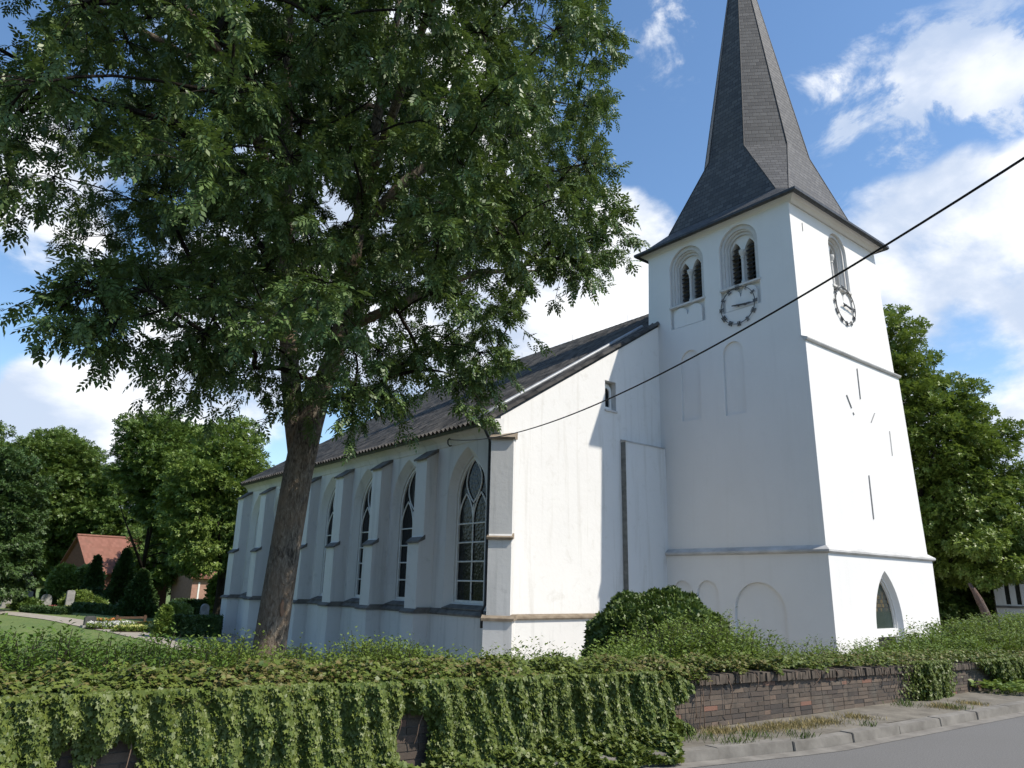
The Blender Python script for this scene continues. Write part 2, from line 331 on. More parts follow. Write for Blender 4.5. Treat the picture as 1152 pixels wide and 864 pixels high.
def bark_mat(name, c0, c1, c2):
    m, nt, b, o = new_mat(name); g = G(nt); v = g.tc(); n = g.noise(g.mapping(v, (7, 7, 2.2)), 3.2, 8, .68, .8); big = g.noise(v, .9, 4, .6)
    c = g.mix(g.rng(n, .38, .66), c0, c1); c = g.mix(g.mul(g.rng(big, .48, .66), .7), c, c2); g.l(c, b.inputs['Base Color'])
    b.inputs['Roughness'].default_value = .92; b.inputs['Specular IOR Level'].default_value = .15; g.bump(n, 1., .08, b); return m
M_BARK = bark_mat('ash_bark', (.05, .042, .034), (.32, .275, .215), (.27, .19, .125))
M_BARK2 = bark_mat('dark_bark', (.014, .012, .009), (.042, .034, .027), (.03, .027, .021))
M_BIRCH = bark_mat('pale_peeling_bark', (.07, .05, .045), (.20, .17, .15), (.16, .09, .065))
M_TWIG = flat_mat('twig', (.055, .042, .03), .9)
M_ASHLEAF = leaf_mat('ash_leaf', (0.042, 0.089, 0.021), (0.159, 0.229, 0.069), (0.085, 0.150, 0.046), .22, .45, .42)
M_LEAF_A = leaf_mat('dark_broad_leaf', (0.065, 0.119, 0.027), (0.131, 0.200, 0.038), (0.084, 0.147, 0.027), .25, .5)
M_LEAF_B = leaf_mat('bright_broad_leaf', (0.128, 0.202, 0.041), (0.222, 0.290, 0.060), (0.121, 0.202, 0.044), .28, .5)
M_LEAF_C = leaf_mat('mid_broad_leaf', (0.080, 0.138, 0.030), (0.154, 0.213, 0.046), (0.089, 0.151, 0.033), .25, .45)
M_LEAF_D = leaf_mat('plane_leaf', (0.112, 0.179, 0.032), (0.205, 0.272, 0.049), (0.132, 0.193, 0.032), .28, .42)
M_NEEDLE = leaf_mat('yew_needle', (0.033, 0.069, 0.020), (0.069, 0.122, 0.030), None, .1, .5)
M_YEW = leaf_mat('yew_bush_needle', (.045, .082, .016), (.105, .155, .030), None, .14, .5)
M_IVY = leaf_mat('ivy_leaf', (0.050, 0.091, 0.019), (0.168, 0.206, 0.044), (0.118, 0.149, 0.029), .2, .45, .3, 1.6)
M_IVYTOP = leaf_mat('sunburnt_ivy_leaf', (.10, .13, .035), (.20, .175, .06), (.16, .12, .05), .2, .5, .3, 2.)
M_PRIVET = leaf_mat('hedge_leaf', (0.063, 0.127, 0.025), (0.135, 0.203, 0.040), (0.089, 0.162, 0.030), .25, .42, .4)
M_WEED = leaf_mat('weed_leaf', (0.098, 0.164, 0.031), (0.186, 0.257, 0.050), (0.142, 0.187, 0.036), .28, .45)
M_STRAW = leaf_mat('dry_grass_blade', (.26, .21, .09), (.36, .30, .15), None, .2, .7)
M_BLADE = leaf_mat('grass_blade', (.06, .11, .025), (.12, .17, .04), None, .25, .6)
M_STONE = rough_mat('grey_headstone', (.18, .18, .17), (.36, .355, .34), 4, .8, .2, .01)
M_STONE_D = rough_mat('dark_headstone', (.05, .05, .05), (.10, .10, .10), 4, .5, .1, .01)
M_SOIL = rough_mat('bed_soil', (.03, .022, .015), (.07, .05, .035), 6, .95, .4, .02)

# ---------------------------------------------------------------- terrain, road
def ss(t): t = np.clip(t, 0, 1); return t * t * (3 - 2 * t)
def wall_y(x): return -6.2 - 0.07 * (x + 15.46)
def ground_h(x, y):
    d = y - wall_y(x)
    z = 0.25 - 1.55 * ss((d - .8) / 7.5) + .45 * ss((y - 26) / 25) * ss((-8 - x) / 5) + .5 * ss((x - 9) / 14) * ss(d / 6)
    return np.where(d > .18, z, -.05)
def at(x, y): return float(ground_h(np.array(float(x)), np.array(float(y))))
def grass_mat():
    m, nt, b, o = new_mat('lawn_and_bounce_tone'); g = G(nt); v = g.tc(); n = g.noise(v, .5, 6, .6); f = g.noise(v, 14, 5, .7); f2 = g.noise(v, 2.6, 6, .7)
    c = g.mix(g.rng(n, .35, .65), (.095, .15, .036), (.145, .19, .052)); c = g.mix(g.mul(g.rng(f, .45, .7), .5), c, (.05, .09, .02)); c = g.mix(g.mul(g.rng(f2, .5, .7), .45), c, (.16, .165, .06))
    # earth tone added near the church to cut green bounce light, with ragged edge
    sp = g.n('ShaderNodeSeparateXYZ'); g.l(v, sp.inputs[0]); ad = g.n('ShaderNodeMath'); ad.operation = 'ADD'; g.l(sp.outputs[1], ad.inputs[0]); g.l(g.mul(n, 10.), ad.inputs[1])
    c = g.mix(g.rng(ad.outputs[0], 22., 19., 0., 1.), c, g.mix(f, (.085, .072, .055), (.15, .13, .10)))
    g.l(c, b.inputs['Base Color']); b.inputs['Roughness'].default_value = .9; g.bump(f, .8, .06, b); return m
M_GRASS = grass_mat()
def build_ground():
    xs = np.unique(np.concatenate([np.arange(-45, 46, 1.), np.linspace(-500, -45, 24), np.linspace(46, 500, 24)]))
    ds = np.unique(np.concatenate([np.array([-.3, .12, .24, .5]), np.arange(1, 12, .5), np.arange(12, 90, 1.), np.linspace(90, 560, 20), np.linspace(-300, -2, 24)]))
    Xg, Dg = np.meshgrid(xs, ds); Yg = wall_y(Xg) + Dg; Zg = ground_h(Xg, Yg)
    V = np.stack([Xg, Yg, Zg], -1).reshape(-1, 3); n = len(xs); i = (np.arange(len(ds) - 1)[:, None] * n + np.arange(n - 1)[None]).ravel()
    o = fast_mesh('ground', V, np.stack([i, i + 1, i + n + 1, i + n], -1), M_GRASS, smooth=True); tag(o, kind='structure')
build_ground()
def strip(name, rows, mat, fn=None):
    """rows: list of equal-length point lists -> sheet"""
    V = np.array(rows, float); m, n, _ = V.shape; i = (np.arange(m - 1)[:, None] * n + np.arange(n - 1)[None]).ravel()
    o = fast_mesh(name, V.reshape(-1, 3), np.stack([i, i + 1, i + n + 1, i + n], -1), mat, smooth=True); return tag(o, kind='structure')
def kerb_d(x): return -np.clip(.79 + .17 * (x + 16.64), .26, 1.13)
M_ASPH = rough_mat('asphalt', (.080, .080, .082), (.125, .124, .122), 1.2, .9, .5, .006)
def asphalt_mat():
    m, nt, b, o = new_mat('road_asphalt'); g = G(nt); v = g.tc(); f = g.noise(v, 70, 4, .7); n = g.noise(v, .8, 5, .6)
    c = g.mix(g.rng(f, .35, .68), (.085, .083, .080), (.175, .170, .162)); c = g.mix(g.mul(g.rng(n, .45, .7), .5), c, (.115, .112, .105))
    g.l(c, b.inputs['Base Color']); b.inputs['Roughness'].default_value = .88; g.bump(f, .5, .01, b); return m
M_ROAD = asphalt_mat()
M_APRON = rough_mat('worn_concrete', (.105, .094, .076), (.205, .186, .152), 3.4, .95, .5, .012)
M_KERB = rough_mat('kerb_stone', (.13, .12, .105), (.235, .22, .195), 4, .92, .4, .008)
M_PATH = rough_mat('gravel_path', (.24, .215, .18), (.36, .33, .28), 3, .95, .3, .01)
xs_r = np.concatenate([np.linspace(-160, -32, 30), np.arange(-30, 20, .5), np.linspace(21, 200, 40)])
strip('road', [[(x, wall_y(x) + kerb_d(x) - q, 0.0) for x in xs_r] for q in (.10, 1., 2.5, 5., 8.2)], M_ROAD)
strip('gutter_strip', [[(x, wall_y(x) + kerb_d(x) - q, .004) for x in xs_r] for q in (.12, .30)], M_KERB)
strip('pavement', [[(x, wall_y(x) + (kerb_d(x) + .05) * t - .06 * (1 - t), (.095 + .002 * sin(x * 1.3)) * t + .072 * (1 - t) + .004 * sin(x * 2.1 + t * 4) + .004 * sin(pi * t)) for x in xs_r] for t in (0, .25, .5, .75, 1.)], M_APRON)
def kerb():
    rg = np.random.default_rng(3); mb = MB(); x = -34.
    while x < 60:
        L = 1.0; a, b = x + .004, x + L - .004; j = rg.normal(0, .008); t = .098 + rg.normal(0, .004)
        P = []
        for z, ins in ((-.1, 0), (t, .018)):
            for xx, q in ((a, .12), (b, .12), (b, -.06), (a, -.06)):
                qq = q - (ins if q > 0 else 0) + j; P.append((xx, wall_y(xx) + kerb_d(xx) - qq, z))
        mb.hexa(P); x += L
    o = mb.build('kerb', M_KERB, bevel=.007); tag(o, kind='structure')
kerb()
pc = np.array([(-24.5, 61.), (-19.4, 54.), (-16.9, 47.4), (-14.75, 41.3), (-12.9, 32.), (-12.3, 26.), (-12.6, 18.)])
def path():
    t = np.linspace(0, len(pc) - 1, 60); k = np.arange(len(pc)); X = np.interp(t, k, pc[:, 0]); Y = np.interp(t, k, pc[:, 1])
    tx, ty = np.gradient(X), np.gradient(Y); l = np.hypot(tx, ty); nx, ny = -ty / l, tx / l
    strip('path', [[(x + a * w, y + b * w, at(x + a * w, y + b * w) + .03) for x, y, a, b in zip(X, Y, nx, ny)] for w in (-.85, -.4, 0, .4, .85)], M_PATH)
path()
def yard():  # gravel sheets added by the church to neutralise green bounce light on its walls
    rows = []
    for t in np.linspace(0, 1, 7): rows.append([(x, 6.5 - 5.5 * t, at(x, 6.5 - 5.5 * t) + .02) for x in np.linspace(-10.4, -.2, 30)])
    strip('bounce_gravel_yard', rows, M_PATH)
    strip('bounce_gravel_walk', [[(x, y, at(x, y) + .024) for y in np.linspace(6.4, 34, 40)] for x in (-10.4, -9.8, -9.2, -8.3)], M_PATH)
    strip('bounce_gravel_forecourt', [[(x, y, at(x, y) + .024) for x in np.linspace(-3, 12, 24)] for y in (-.2, -1., -2., -3.2)], M_PATH)
yard()

# ---------------------------------------------------------------- church
CH = thing('church', 'white rendered village church with square tower, slate broach spire and long buttressed nave', 'church', (0, 0, -1.3))
ZG = -1.9
def PL(s, z, d=0.): return (.0185 * (z - 2.95) - d, s, z)
def PR(s, z, d=0.): return (s, (.0165 * (z - 2.95) if z < 10.14 else .25 + .0158 * (z - 10.2)) - d, z)
def PLb(s, z, d=0.): return (-.1 - d, s, z)
def PRb(s, z, d=0.): return (s, -.1 - d, z)
def PG(s, z, d=0.): return (s, 6.6 - d, z)
NU = -8.15
def PN(s, z, d=0.): return (NU - d, s, z)

def tower():
    rings = [(2.9, 0, 7.57, 0., 7.3), (10.10, .132, 7.28, .118, 7.16), (10.18, .134, 7.26, .25, 7.16), (15.85, .24, 6.90, .34, 7.05)]
    V = []; F = []
    for z, a, b, c, d in rings: V += [(a, c, z), (b, c, z), (b, d, z), (a, d, z)]
    for i in range(3):
        for k in range(4): l = (k + 1) % 4; F.append((i * 4 + k, i * 4 + l, i * 4 + 4 + l, i * 4 + 4 + k))
    F += [(3, 2, 1, 0), (12, 13, 14, 15)]
    sh = MB().add(V, F).build('tower_wall', M_WALL, CH)
    wins = [(PL, 2.57, 12.95, 1.), (PL, 5.06, 12.95, 1.), (PR, 3.62, 13.02, .80)]
    c1, c2, c3 = MB(), MB(), MB()
    for fn, c, z0, k_ in wins:
        c1.prism(fn, arch(c, .86 * k_, z0, z0 + 1.64, z0 + 1.64 + .86 * k_), .3, -.17)
        c2.prism(fn, arch(c, .66 * k_, z0 + .03, z0 + 1.64, z0 + 1.64 + .64 * k_), .3, -.36)
        for s in (-.315 * k_, .315 * k_): c3.prism(fn, arch(c + s, .255 * k_, z0 + .12, z0 + 1.38, z0 + 1.95), .3, -1.0)
        c1.prism(fn, [(c - .86 * k_, z0 - 1.02), (c + .86 * k_, z0 - 1.02), (c + .86 * k_, z0 - .11), (c - .86 * k_, z0 - .11)], .3, -.13)
    for c, w, z0, zs, zt in ((5.03, .45, 7.98, 10.40, 10.85), (3.04, .44, 7.88, 10.27, 10.72)): c1.prism(PL, arch(c, w, z0, zs, zt), .3, -.07)
    cut(sh, c1); cut(sh, c2); cut(sh, c3)
    for fn, c, z0, k_ in wins:
        w = MB().ring(fn, arch(c, .855 * k_, z0 + .002, z0 + 1.64, z0 + 1.64 + .855 * k_, 14), arch(c, .70 * k_, z0 + .05, z0 + 1.64, z0 + 1.64 + .69 * k_, 14), -.175, -.10).build('belfry_window', M_REVEAL, CH)
        MB().ring(fn, arch(c, .655 * k_, z0 + .034, z0 + 1.64, z0 + 1.64 + .635 * k_, 14), arch(c, .56 * k_, z0 + .10, z0 + 1.62, z0 + 1.62 + .54 * k_, 14), -.362, -.27).build('inner_arch', M_REVEAL, w)
        col = MB()
        P = [Vector(fn(c, z0 + q, -.30)) for q in (.10, .20, .24, 1.15, 1.18, 1.24, 1.38, 1.42, 1.5)]
        col.tube(P, [.10, .10, .065, .06, .085, .07, .13, .14, .14], 12); col.build('column', M_REVEAL, w, smooth=False)
        lv = MB()
        for s in (-.315 * k_, .315 * k_):
            for k in range(9):
                z = z0 + .16 + k * .19
                V = [fn(c + s + a, z + b, dd) for b, dd in ((0, -.46), (.12, -.62)) for a in (-.26 * k_, .26 * k_)]
                V2 = [fn(c + s + a, z + b + .03, dd) for b, dd in ((0, -.46), (.12, -.62)) for a in (-.26 * k_, .26 * k_)]
                lv.hexa([V[0], V[1], V[3], V[2], V2[0], V2[1], V2[3], V2[2]])
        lv.build('louvre', M_LOUVRE, w)
        MB().prism(fn, [(c - .58 * k_, z0 + .05), (c + .58 * k_, z0 + .05), (c + .58 * k_, z0 + 2.1), (c - .58 * k_, z0 + 2.1)], -.97, -.90).build('painted_shade_panel', M_DARK, w)  # near-black panel painted as the shade inside the belfry
        MB().prism(fn, [(c - .90 * k_, z0 - .10), (c + .90 * k_, z0 - .10), (c + .90 * k_, z0 - .012), (c - .90 * k_, z0 - .012)], -.35, .04).build('sill', M_REVEAL, w)
        fz = MB()
        for s in (-.36 * k_, .36 * k_): fz.prism(fn, arch(c + s, .33 * k_, z0 - 1.0, z0 - .50, z0 - .17), -.16, -.012)
        fz.prism(fn, [(c - .1 * k_, z0 - 1.0), (c + .1 * k_, z0 - 1.0), (c + .1 * k_, z0 - .52), (c - .1 * k_, z0 - .52)], -.16, -.016)
        fz.build('twin_arch_panel', M_WALL, w)
    # lower stage
    ba = MB().box(-.1, 7.67, -.1, 7.4, ZG, 2.86).build('tower_base_wall', M_WALL, CH)
    c1 = MB()
    for c, w, zt in ((5.67, .42, 1.9), (4.55, .46, 1.92), (2.48, .98, 1.88)): c1.prism(PLb, arch(c, w, -1.2, zt - w, zt, 14), .3, -.09)
    c1.loft(PRb, arch(3.63, 1.0, -2.2, .52, 2.36, 14), .01, arch(3.63, .90, -2.2, .50, 2.20, 14), -.16)
    cut(ba, c1); c2 = MB().prism(PRb, arch(3.63, .87, -2.1, .49, 2.15, 14), .2, -.34); cut(ba, c2)
    def course(name, prof, mat):
        mb = MB(); V = []; F = []
        for z, o in prof: V += [(-o, -o, z), (7.57 + o, -o, z), (7.57 + o, 7.3 + o, z), (-o, 7.3 + o, z)]
        n = len(prof)
        for i in range(n - 1):
            for k in range(4): l = (k + 1) % 4; F.append((i * 4 + k, i * 4 + l, i * 4 + 4 + l, i * 4 + 4 + k))
        F += [(3, 2, 1, 0), tuple(range(n * 4 - 4, n * 4))]
        return mb.add(V, F).build(name, mat, CH)
    course('string_course', [(2.80, .08), (2.82, .16), (2.86, .20), (2.92, .20), (3.07, -.01)], M_STRING)
    mb = MB(); pr_ = [(10.02, -.03), (10.05, .07), (10.10, .10), (10.14, .10), (10.26, -.18)]
    V = [(x, .118 - o, z) for x in (.10, 7.33) for z, o in pr_]; n = len(pr_)
    mb.add(V, [tuple(range(n)), tuple(range(2 * n - 1, n - 1, -1))] + [(i, (i + 1) % n, n + (i + 1) % n, n + i) for i in range(n)]); mb.build('string_course', M_STRING, CH)
    # portal
    dr = MB().prism(PRb, [(2.80, -1.5), (4.46, -1.5), (4.46, .16), (2.80, .16)], -.33, -.26).build('door', flat_mat('dark_door', (.028, .022, .02), .5), CH)
    MB().ring(PRb, arch(3.63, .867, -1.6, .49, 2.145, 14), arch(3.63, .82, -1.5, .49, 2.08, 14), -.33, -.22).build('door_frame', M_WHITE, dr)
    MB().prism(PRb, [(2.78, .18), (4.48, .18), (4.48, .44), (2.78, .44)], -.32, -.15).build('transom', M_WHITE, dr)
    MB().prism(PRb, arch(3.63, .84, .45, .49, 2.10, 14), -.32, -.28).build('stained_glass_pane', M_STAIN, dr)
    # wall anchors and scars on the sunlit face
    for a, b in (((3.70, 9.72), (3.66, 8.53)), ((2.62, 8.5), (2.88, 8.05)), ((4.67, 8.15), (4.30, 7.75)), ((5.74, 7.62), (5.69, 6.65)), ((3.55, 5.67), (3.49, 4.11)), ((2.95, 7.9), (3.0, 7.82))):
        MB().tube([PR(*a, .02), PR(*b, .02)], .020 if a[1] != 7.62 else .011, 6).build('wall_anchor', M_RUST, CH)
    mb = MB(); mb.tube([PR(1.06, 14.95, .012), PR(1.05, 14.6, .012)], .012, 5); mb.build('wall_anchor', M_RUST, CH)
tower()

ROM = {1: 'I', 2: 'II', 3: 'III', 4: 'IIII', 5: 'V', 6: 'VI', 7: 'VII', 8: 'VIII', 9: 'IX', 10: 'X', 11: 'XI', 12: 'XII'}
def clock(fn, c, zc, R=.74, H=.16):
    root = MB()
    nseg = 64; pts = [fn(c + R * cos(2 * pi * k / nseg), zc + R * sin(2 * pi * k / nseg), .07) for k in range(nseg)]
    V = []; F = []
    for k in range(nseg):
        a = 2 * pi * k / nseg
        for r, d in ((R - .011, .05), (R + .012, .05), (R + .012, .075), (R - .011, .075)): V.append(fn(c + r * cos(a), zc + r * sin(a), d))
    for k in range(nseg):
        for j in range(4): l = (j + 1) % 4; q = (k + 1) % nseg; F.append((k * 4 + j, k * 4 + l, q * 4 + l, q * 4 + j))
    root.add(V, F); ck = root.build('clock', M_CLOCK, CH)
    sgn = -1 if fn is PL else 1       # which way is clockwise on this face, seen from outside
    def bar(mb, ang, x0, y0, x1, y1, w):   # in numeral space: x to the right of the numeral, y outward
        def m(x, y): 
            rr = R + y; ux, uz = sin(ang), cos(ang); px, pz = ux * rr + uz * x, uz * rr - ux * x
            return (c + sgn * px, zc + pz)
        l = hypot(x1 - x0, y1 - y0); nx, ny = -(y1 - y0) / l * w, (x1 - x0) / l * w
        mb.prism(fn, [m(x0 + nx, y0 + ny), m(x1 + nx, y1 + ny), m(x1 - nx, y1 - ny), m(x0 - nx, y0 - ny)], .022, .045)
    for hr, s in ROM.items():
        mb = MB(); ang = 2 * pi * hr / 12; wd = {'I': .042, 'V': .10, 'X': .10}; tot = sum(wd[q] for q in s); x = -tot / 2; h = H / 2
        for q in s:
            xm = x + wd[q] / 2
            if q == 'I': bar(mb, ang, xm, -h, xm, h, .008)
            elif q == 'V': bar(mb, ang, xm - .04, h, xm, -h, .010); bar(mb, ang, xm + .04, h, xm, -h, .008)
            else: bar(mb, ang, xm - .04, h, xm + .04, -h, .010); bar(mb, ang, xm + .04, h, xm - .04, -h, .008)
            x += wd[q]
        bar(mb, ang, -tot / 2 - .01, h, tot / 2 + .01, h, .007); bar(mb, ang, -tot / 2 - .01, -h, tot / 2 + .01, -h, .007)
        mb.build('numeral', M_CLOCK, ck)
    def hand(ang, L, tail, w, d, name):
        u = (sin(ang) * sgn, cos(ang)); n = (u[1], -u[0])
        pol = [(-tail, w * .9), (-.05, w), (L * .55, w * .9), (L * .72, w * 1.7), (L, .006), (L, -.006), (L * .72, -w * 1.7), (L * .55, -w * .9), (-.05, -w), (-tail, -w * .9)]
        MB().prism(fn, [(c + u[0] * a + n[0] * b, zc + u[1] * a + n[1] * b) for a, b in pol], d, d + .018).build(name, M_CLOCK, ck)
    hand(2 * pi * (16.0 / 60), .70, .24, .024, .085, 'minute_hand'); hand(2 * pi * (3.27 / 12), .46, .16, .032, .06, 'hour_hand')
    MB().tube([fn(c, zc, -.02), fn(c, zc, .11)], .035, 10).build('clock_hub', M_CLOCK, ck)
clock(PL, 2.68, 12.08); clock(PR, 3.62, 12.28)

def spire():
    cx, cy = 3.70, 3.69
    def chamf(h, c, z, q=0): return [(cx - h + c, cy - h, z), (cx + h - q - c, cy - h, z), (cx + h - q, cy - h + c, z), (cx + h - q, cy + h - c, z), (cx + h - q - c, cy + h, z), (cx - h + c, cy + h, z), (cx - h, cy + h - c, z), (cx - h, cy - h + c, z)]
    def octo(R, z): return [(cx + R * cos(radians(a)), cy + R * sin(radians(a)), z) for a in (247.5, 292.5, 337.5, 22.5, 67.5, 112.5, 157.5, 202.5)]
    zk, za, Rk = 19.75, 32.75, 2.32
    rings = [chamf(3.80, .02, 15.80, .28), chamf(3.42, .10, 16.12, .2), chamf(2.95, .34, 16.62, .08), octo(Rk, zk), octo(.04, za)]
    V = [p for r in rings for p in r]; F = []
    for i in range(len(rings) - 1):
        for k in range(8): l = (k + 1) % 8; F.append((i * 8 + k, i * 8 + l, i * 8 + 8 + l, i * 8 + 8 + k))
    F += [tuple(range(7, -1, -1)), tuple(range(32, 40))]
    def uv(co_, n):
        t = Vector((-n.y, n.x, 0)); t = t.normalized() if t.length > 1e-4 else Vector((1, 0, 0)); s = sqrt(max(1e-3, 1 - n.z * n.z)); return (co_.dot(t) + 20, co_.z / s)
    sp = MB().add(V, F).build('spire', M_SLATE, CH, uvfn=uv)
    for k in range(8): MB().tube([V[i * 8 + k] for i in (2, 3, 4)], [.02, .028, .015], 6).build('hip_flashing', M_LOUVRE, sp)
    # eaves: moulded cornice under the slates and a dark gutter edge
    rr = [(15.52, 3.425), (15.56, 3.47), (15.63, 3.54), (15.67, 3.62), (15.72, 3.68)]
    Vc = []; Fc = []
    for z, h in rr: Vc += [(cx - h, cy - h, z), (cx + h - .25, cy - h, z), (cx + h - .25, cy + h, z), (cx - h, cy + h, z)]
    for i in range(len(rr) - 1):
        for k in range(4): l = (k + 1) % 4; Fc.append((i * 4 + k, i * 4 + l, i * 4 + 4 + l, i * 4 + 4 + k))
    Fc += [(3, 2, 1, 0), (16, 17, 18, 19)]
    MB().add(Vc, Fc).build('cornice', M_WALL, CH)
    e = MB(); h = 3.83
    V = []
    for z, q in ((15.70, h - .14), (15.66, h - .02), (15.72, h + .035), (15.82, h + .03), (15.84, h - .08)): V += [(cx - q, cy - q, z), (cx + q - .28, cy - q, z), (cx + q - .28, cy + q, z), (cx - q, cy + q, z)]
    Fe = []
    for i in range(5):
        j = (i + 1) % 5
        for k in range(4): l = (k + 1) % 4; Fe.append((i * 4 + k, i * 4 + l, j * 4 + l, j * 4 + k))
    e.add(V, Fe).build('eaves_gutter', M_GUTTER, CH)
spire()

BUT = [10.70, 14.05, 17.40, 20.75, 23.60, 26.40, 29.85]
NWIN = [8.45, 12.375, 15.72, 19.07, 22.20, 25.00, 28.10]
def roof_z(u): return 7.05 + .627 * (u - NU)
def nave():
    VE = 30.0; RU = 3.79; RZ = roof_z(RU); ur = 2 * RU - NU
    pol = [(NU, ZG), (ur, ZG), (ur, 7.05), (RU, RZ), (NU, 7.05)]
    nv = MB(); V = [(x, y, z) for y in (6.6, VE) for x, z in pol]; n = 5
    nv.add(V, [tuple(range(n)), tuple(range(2 * n - 1, n - 1, -1))] + [(i, (i + 1) % n, n + (i + 1) % n, n + i) for i in range(n)])
    o = nv.build('nave_wall', [M_NAVE, M_GABLE], CH)
    c1, c2 = MB(), MB()
    for c in NWIN:
        c1.loft(PN, arch(c, 1.16, .80, 4.50, 6.30, 14), .02, arch(c, .93, .98, 4.50, 6.02, 14), -.24)
        c2.prism(PN, arch(c, .90, 1.0, 4.50, 5.98, 14), .3, -.40)
    c1.prism(PG, [(-3.12, 8.15), (-2.52, 8.15), (-2.52, 9.30), (-3.12, 9.30)], .3, -.34)
    cut(o, c1); cut(o, c2)
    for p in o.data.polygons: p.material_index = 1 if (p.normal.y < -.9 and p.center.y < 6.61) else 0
    # small gable window
    w = MB().ring(PG, arch(-2.82, .28, 8.18, 8.95, 9.23), arch(-2.82, .17, 8.32, 8.90, 9.07), -.30, -.22).build('gable_window', M_WHITE, CH)
    MB().prism(PG, arch(-2.82, .18, 8.3, 8.90, 9.08), -.32, -.28).build('pane', M_GLASS, w)
    MB().prism(PG, [(-3.16, 8.08), (-2.48, 8.08), (-2.48, 8.148), (-3.16, 8.148)], -.2, .05).build('sill', M_REVEAL, w)
    # nave windows
    for c in NWIN:
        w = MB().ring(PN, arch(c, .897, 1.003, 4.50, 5.975, 14), arch(c, .83, 1.09, 4.50, 5.86, 14), -.395, -.30).build('nave_window', M_WHITE, CH)
        MB().prism(PN, arch(c, .86, 1.05, 4.50, 5.92, 14), -.392, -.375).build('glass', M_GLASS, w)
        t = MB(); r = .03
        def P(s, z): return PN(c + s, z, -.345)
        t.tube([P(0, 1.05), P(0, 4.28)], r, 6)
        for z in (1.72, 2.36, 3.0, 3.64): t.tube([P(-.86, z), P(.86, z)], r * .9, 6)
        # two lancet heads and the pointed oval above them
        for sg in (-1, 1):
            A = arch(0, .43, 0, 0, .98, 10)[2:]
            t.tube([P(sg * .43 + x, 3.70 + z) for x, z in A], r, 6)
            t.tube([P(sg * .44 * sin(pi * k / 12) ** .85, 4.36 + 1.52 * k / 12) for k in range(13)], r, 6)
        t.build('tracery', M_WHITE, w)
        MB().loft(PN, [(c - 1.14, .80), (c + 1.14, .80), (c + 1.14, .83), (c - 1.14, .83)], .06, [(c - .90, .84), (c + .90, .84), (c + .90, 1.0), (c - .90, 1.0)], -.30).build('sill', M_LEDGE, w)
    # plinth with its dark sloping ledge
    pl = MB().box(NU - .11, NU + .4, 6.9, VE, ZG, .62)
    pl.box(NU + .2, -.12, 6.49, 6.8, ZG, .57); pl.build('plinth', [M_NAVE], CH)
    def ledge_y(x0, x1, y0, y1, o0, o1, z0, z1, z2): # box flaring at its foot: (x0..x1,y0..y1) core, o0 bottom overhang, o1 top
        return [(x0 - o0, y0 - o0, z0), (x1 + o0, y0 - o0, z0), (x1 + o0, y1 + o0, z0), (x0 - o0, y1 + o0, z0), (x0 - o1, y0 - o1, z2), (x1 + o1, y0 - o1, z2), (x1 + o1, y1 + o1, z2), (x0 - o1, y1 + o1, z2)]
    ld = MB(); ld.add([PN(6.9, .60, .16), PN(VE, .60, .16), PN(VE, .66, .17), PN(6.9, .66, .17), PN(6.9, .60, -.1), PN(VE, .60, -.1), PN(VE, .82, -.1), PN(6.9, .82, -.1), PN(6.9, .80, .01), PN(VE, .80, .01)],
           [(0, 1, 2, 3), (3, 2, 9, 8), (8, 9, 6, 7), (4, 7, 6, 5), (0, 4, 5, 1), (0, 3, 8, 7, 4), (1, 5, 6, 9, 2)]); ld.build('plinth_ledge', M_LEDGE, CH)
    gl = MB(); gl.add([(x, y, z) for x in (NU + .1, -.1) for y, z in ((6.42, .56), (6.40, .60), (6.42, .66), (6.61, .73), (6.7, .73), (6.7, .56))],
           [(0, 1, 2, 3, 4, 5), (11, 10, 9, 8, 7, 6)] + [(i, (i + 1) % 6, 6 + (i + 1) % 6, 6 + i) for i in range(6)]); gl.build('plinth_ledge', M_LEDGE2, CH)
    # buttresses along the nave
    for c in BUT:
        h = .39 if c < 29 else .45
        b = MB(); b.hexa([PN(c - h, ZG, .72), PN(c + h, ZG, .72), PN(c + h, ZG, -.1), PN(c - h, ZG, -.1), PN(c - h, .61, .72), PN(c + h, .61, .72), PN(c + h, .61, -.1), PN(c - h, .61, -.1)])
        b.prism(lambda s, z, d: PN(d, z, s), [(-.1, .6), (.64, .6), (.64, 3.0), (.46, 3.25), (.46, 6.05), (-.1, 6.45)], c - h + .02, c + h - .02)
        bo = b.build('buttress', M_NAVE, CH)
        k = MB(); k.prism(lambda s, z, d: PN(d, z, s), [(-.1, 6.36), (.54, 5.98), (.56, 6.04), (-.1, 6.50)], c - h - .03, c + h + .03); k.build('buttress_cap', M_LEDGE, bo); k = MB()
        k.prism(lambda s, z, d: PN(d, z, s), [(.40, 3.12), (.70, 2.98), (.70, 3.05), (.40, 3.28)], c - h - .025, c + h + .025); k.build('buttress_offset', M_LEDGE, bo); k = MB()
        k.prism(lambda s, z, d: PN(d, z, s), [(-.08, .605), (.79, .605), (.79, .665), (.58, .80), (-.08, .80)], c - h - .07, c + h + .07)
        k.build('plinth_ledge', M_LEDGE, bo)
    # diagonal buttress at the gable corner
    e = Vector((-.7071, -.7071, 0)); t = Vector((.7071, -.7071, 0)); K = Vector((NU + .14, 6.56, 0))
    def PD(s, z, d): q = K + e * s + t * d; return (q.x, q.y, z)
    b = MB(); b.prism(PD, [(-.3, ZG), (.74, ZG), (.74, .60), (-.3, .60)], -.44, .44); b.prism(PD, [(-.3, .59), (.60, .59), (.60, 3.0), (.50, 3.16), (.50, 6.20), (-.3, 6.45)], -.365, .365)
    bo = b.build('corner_buttress', M_NAVE, CH)
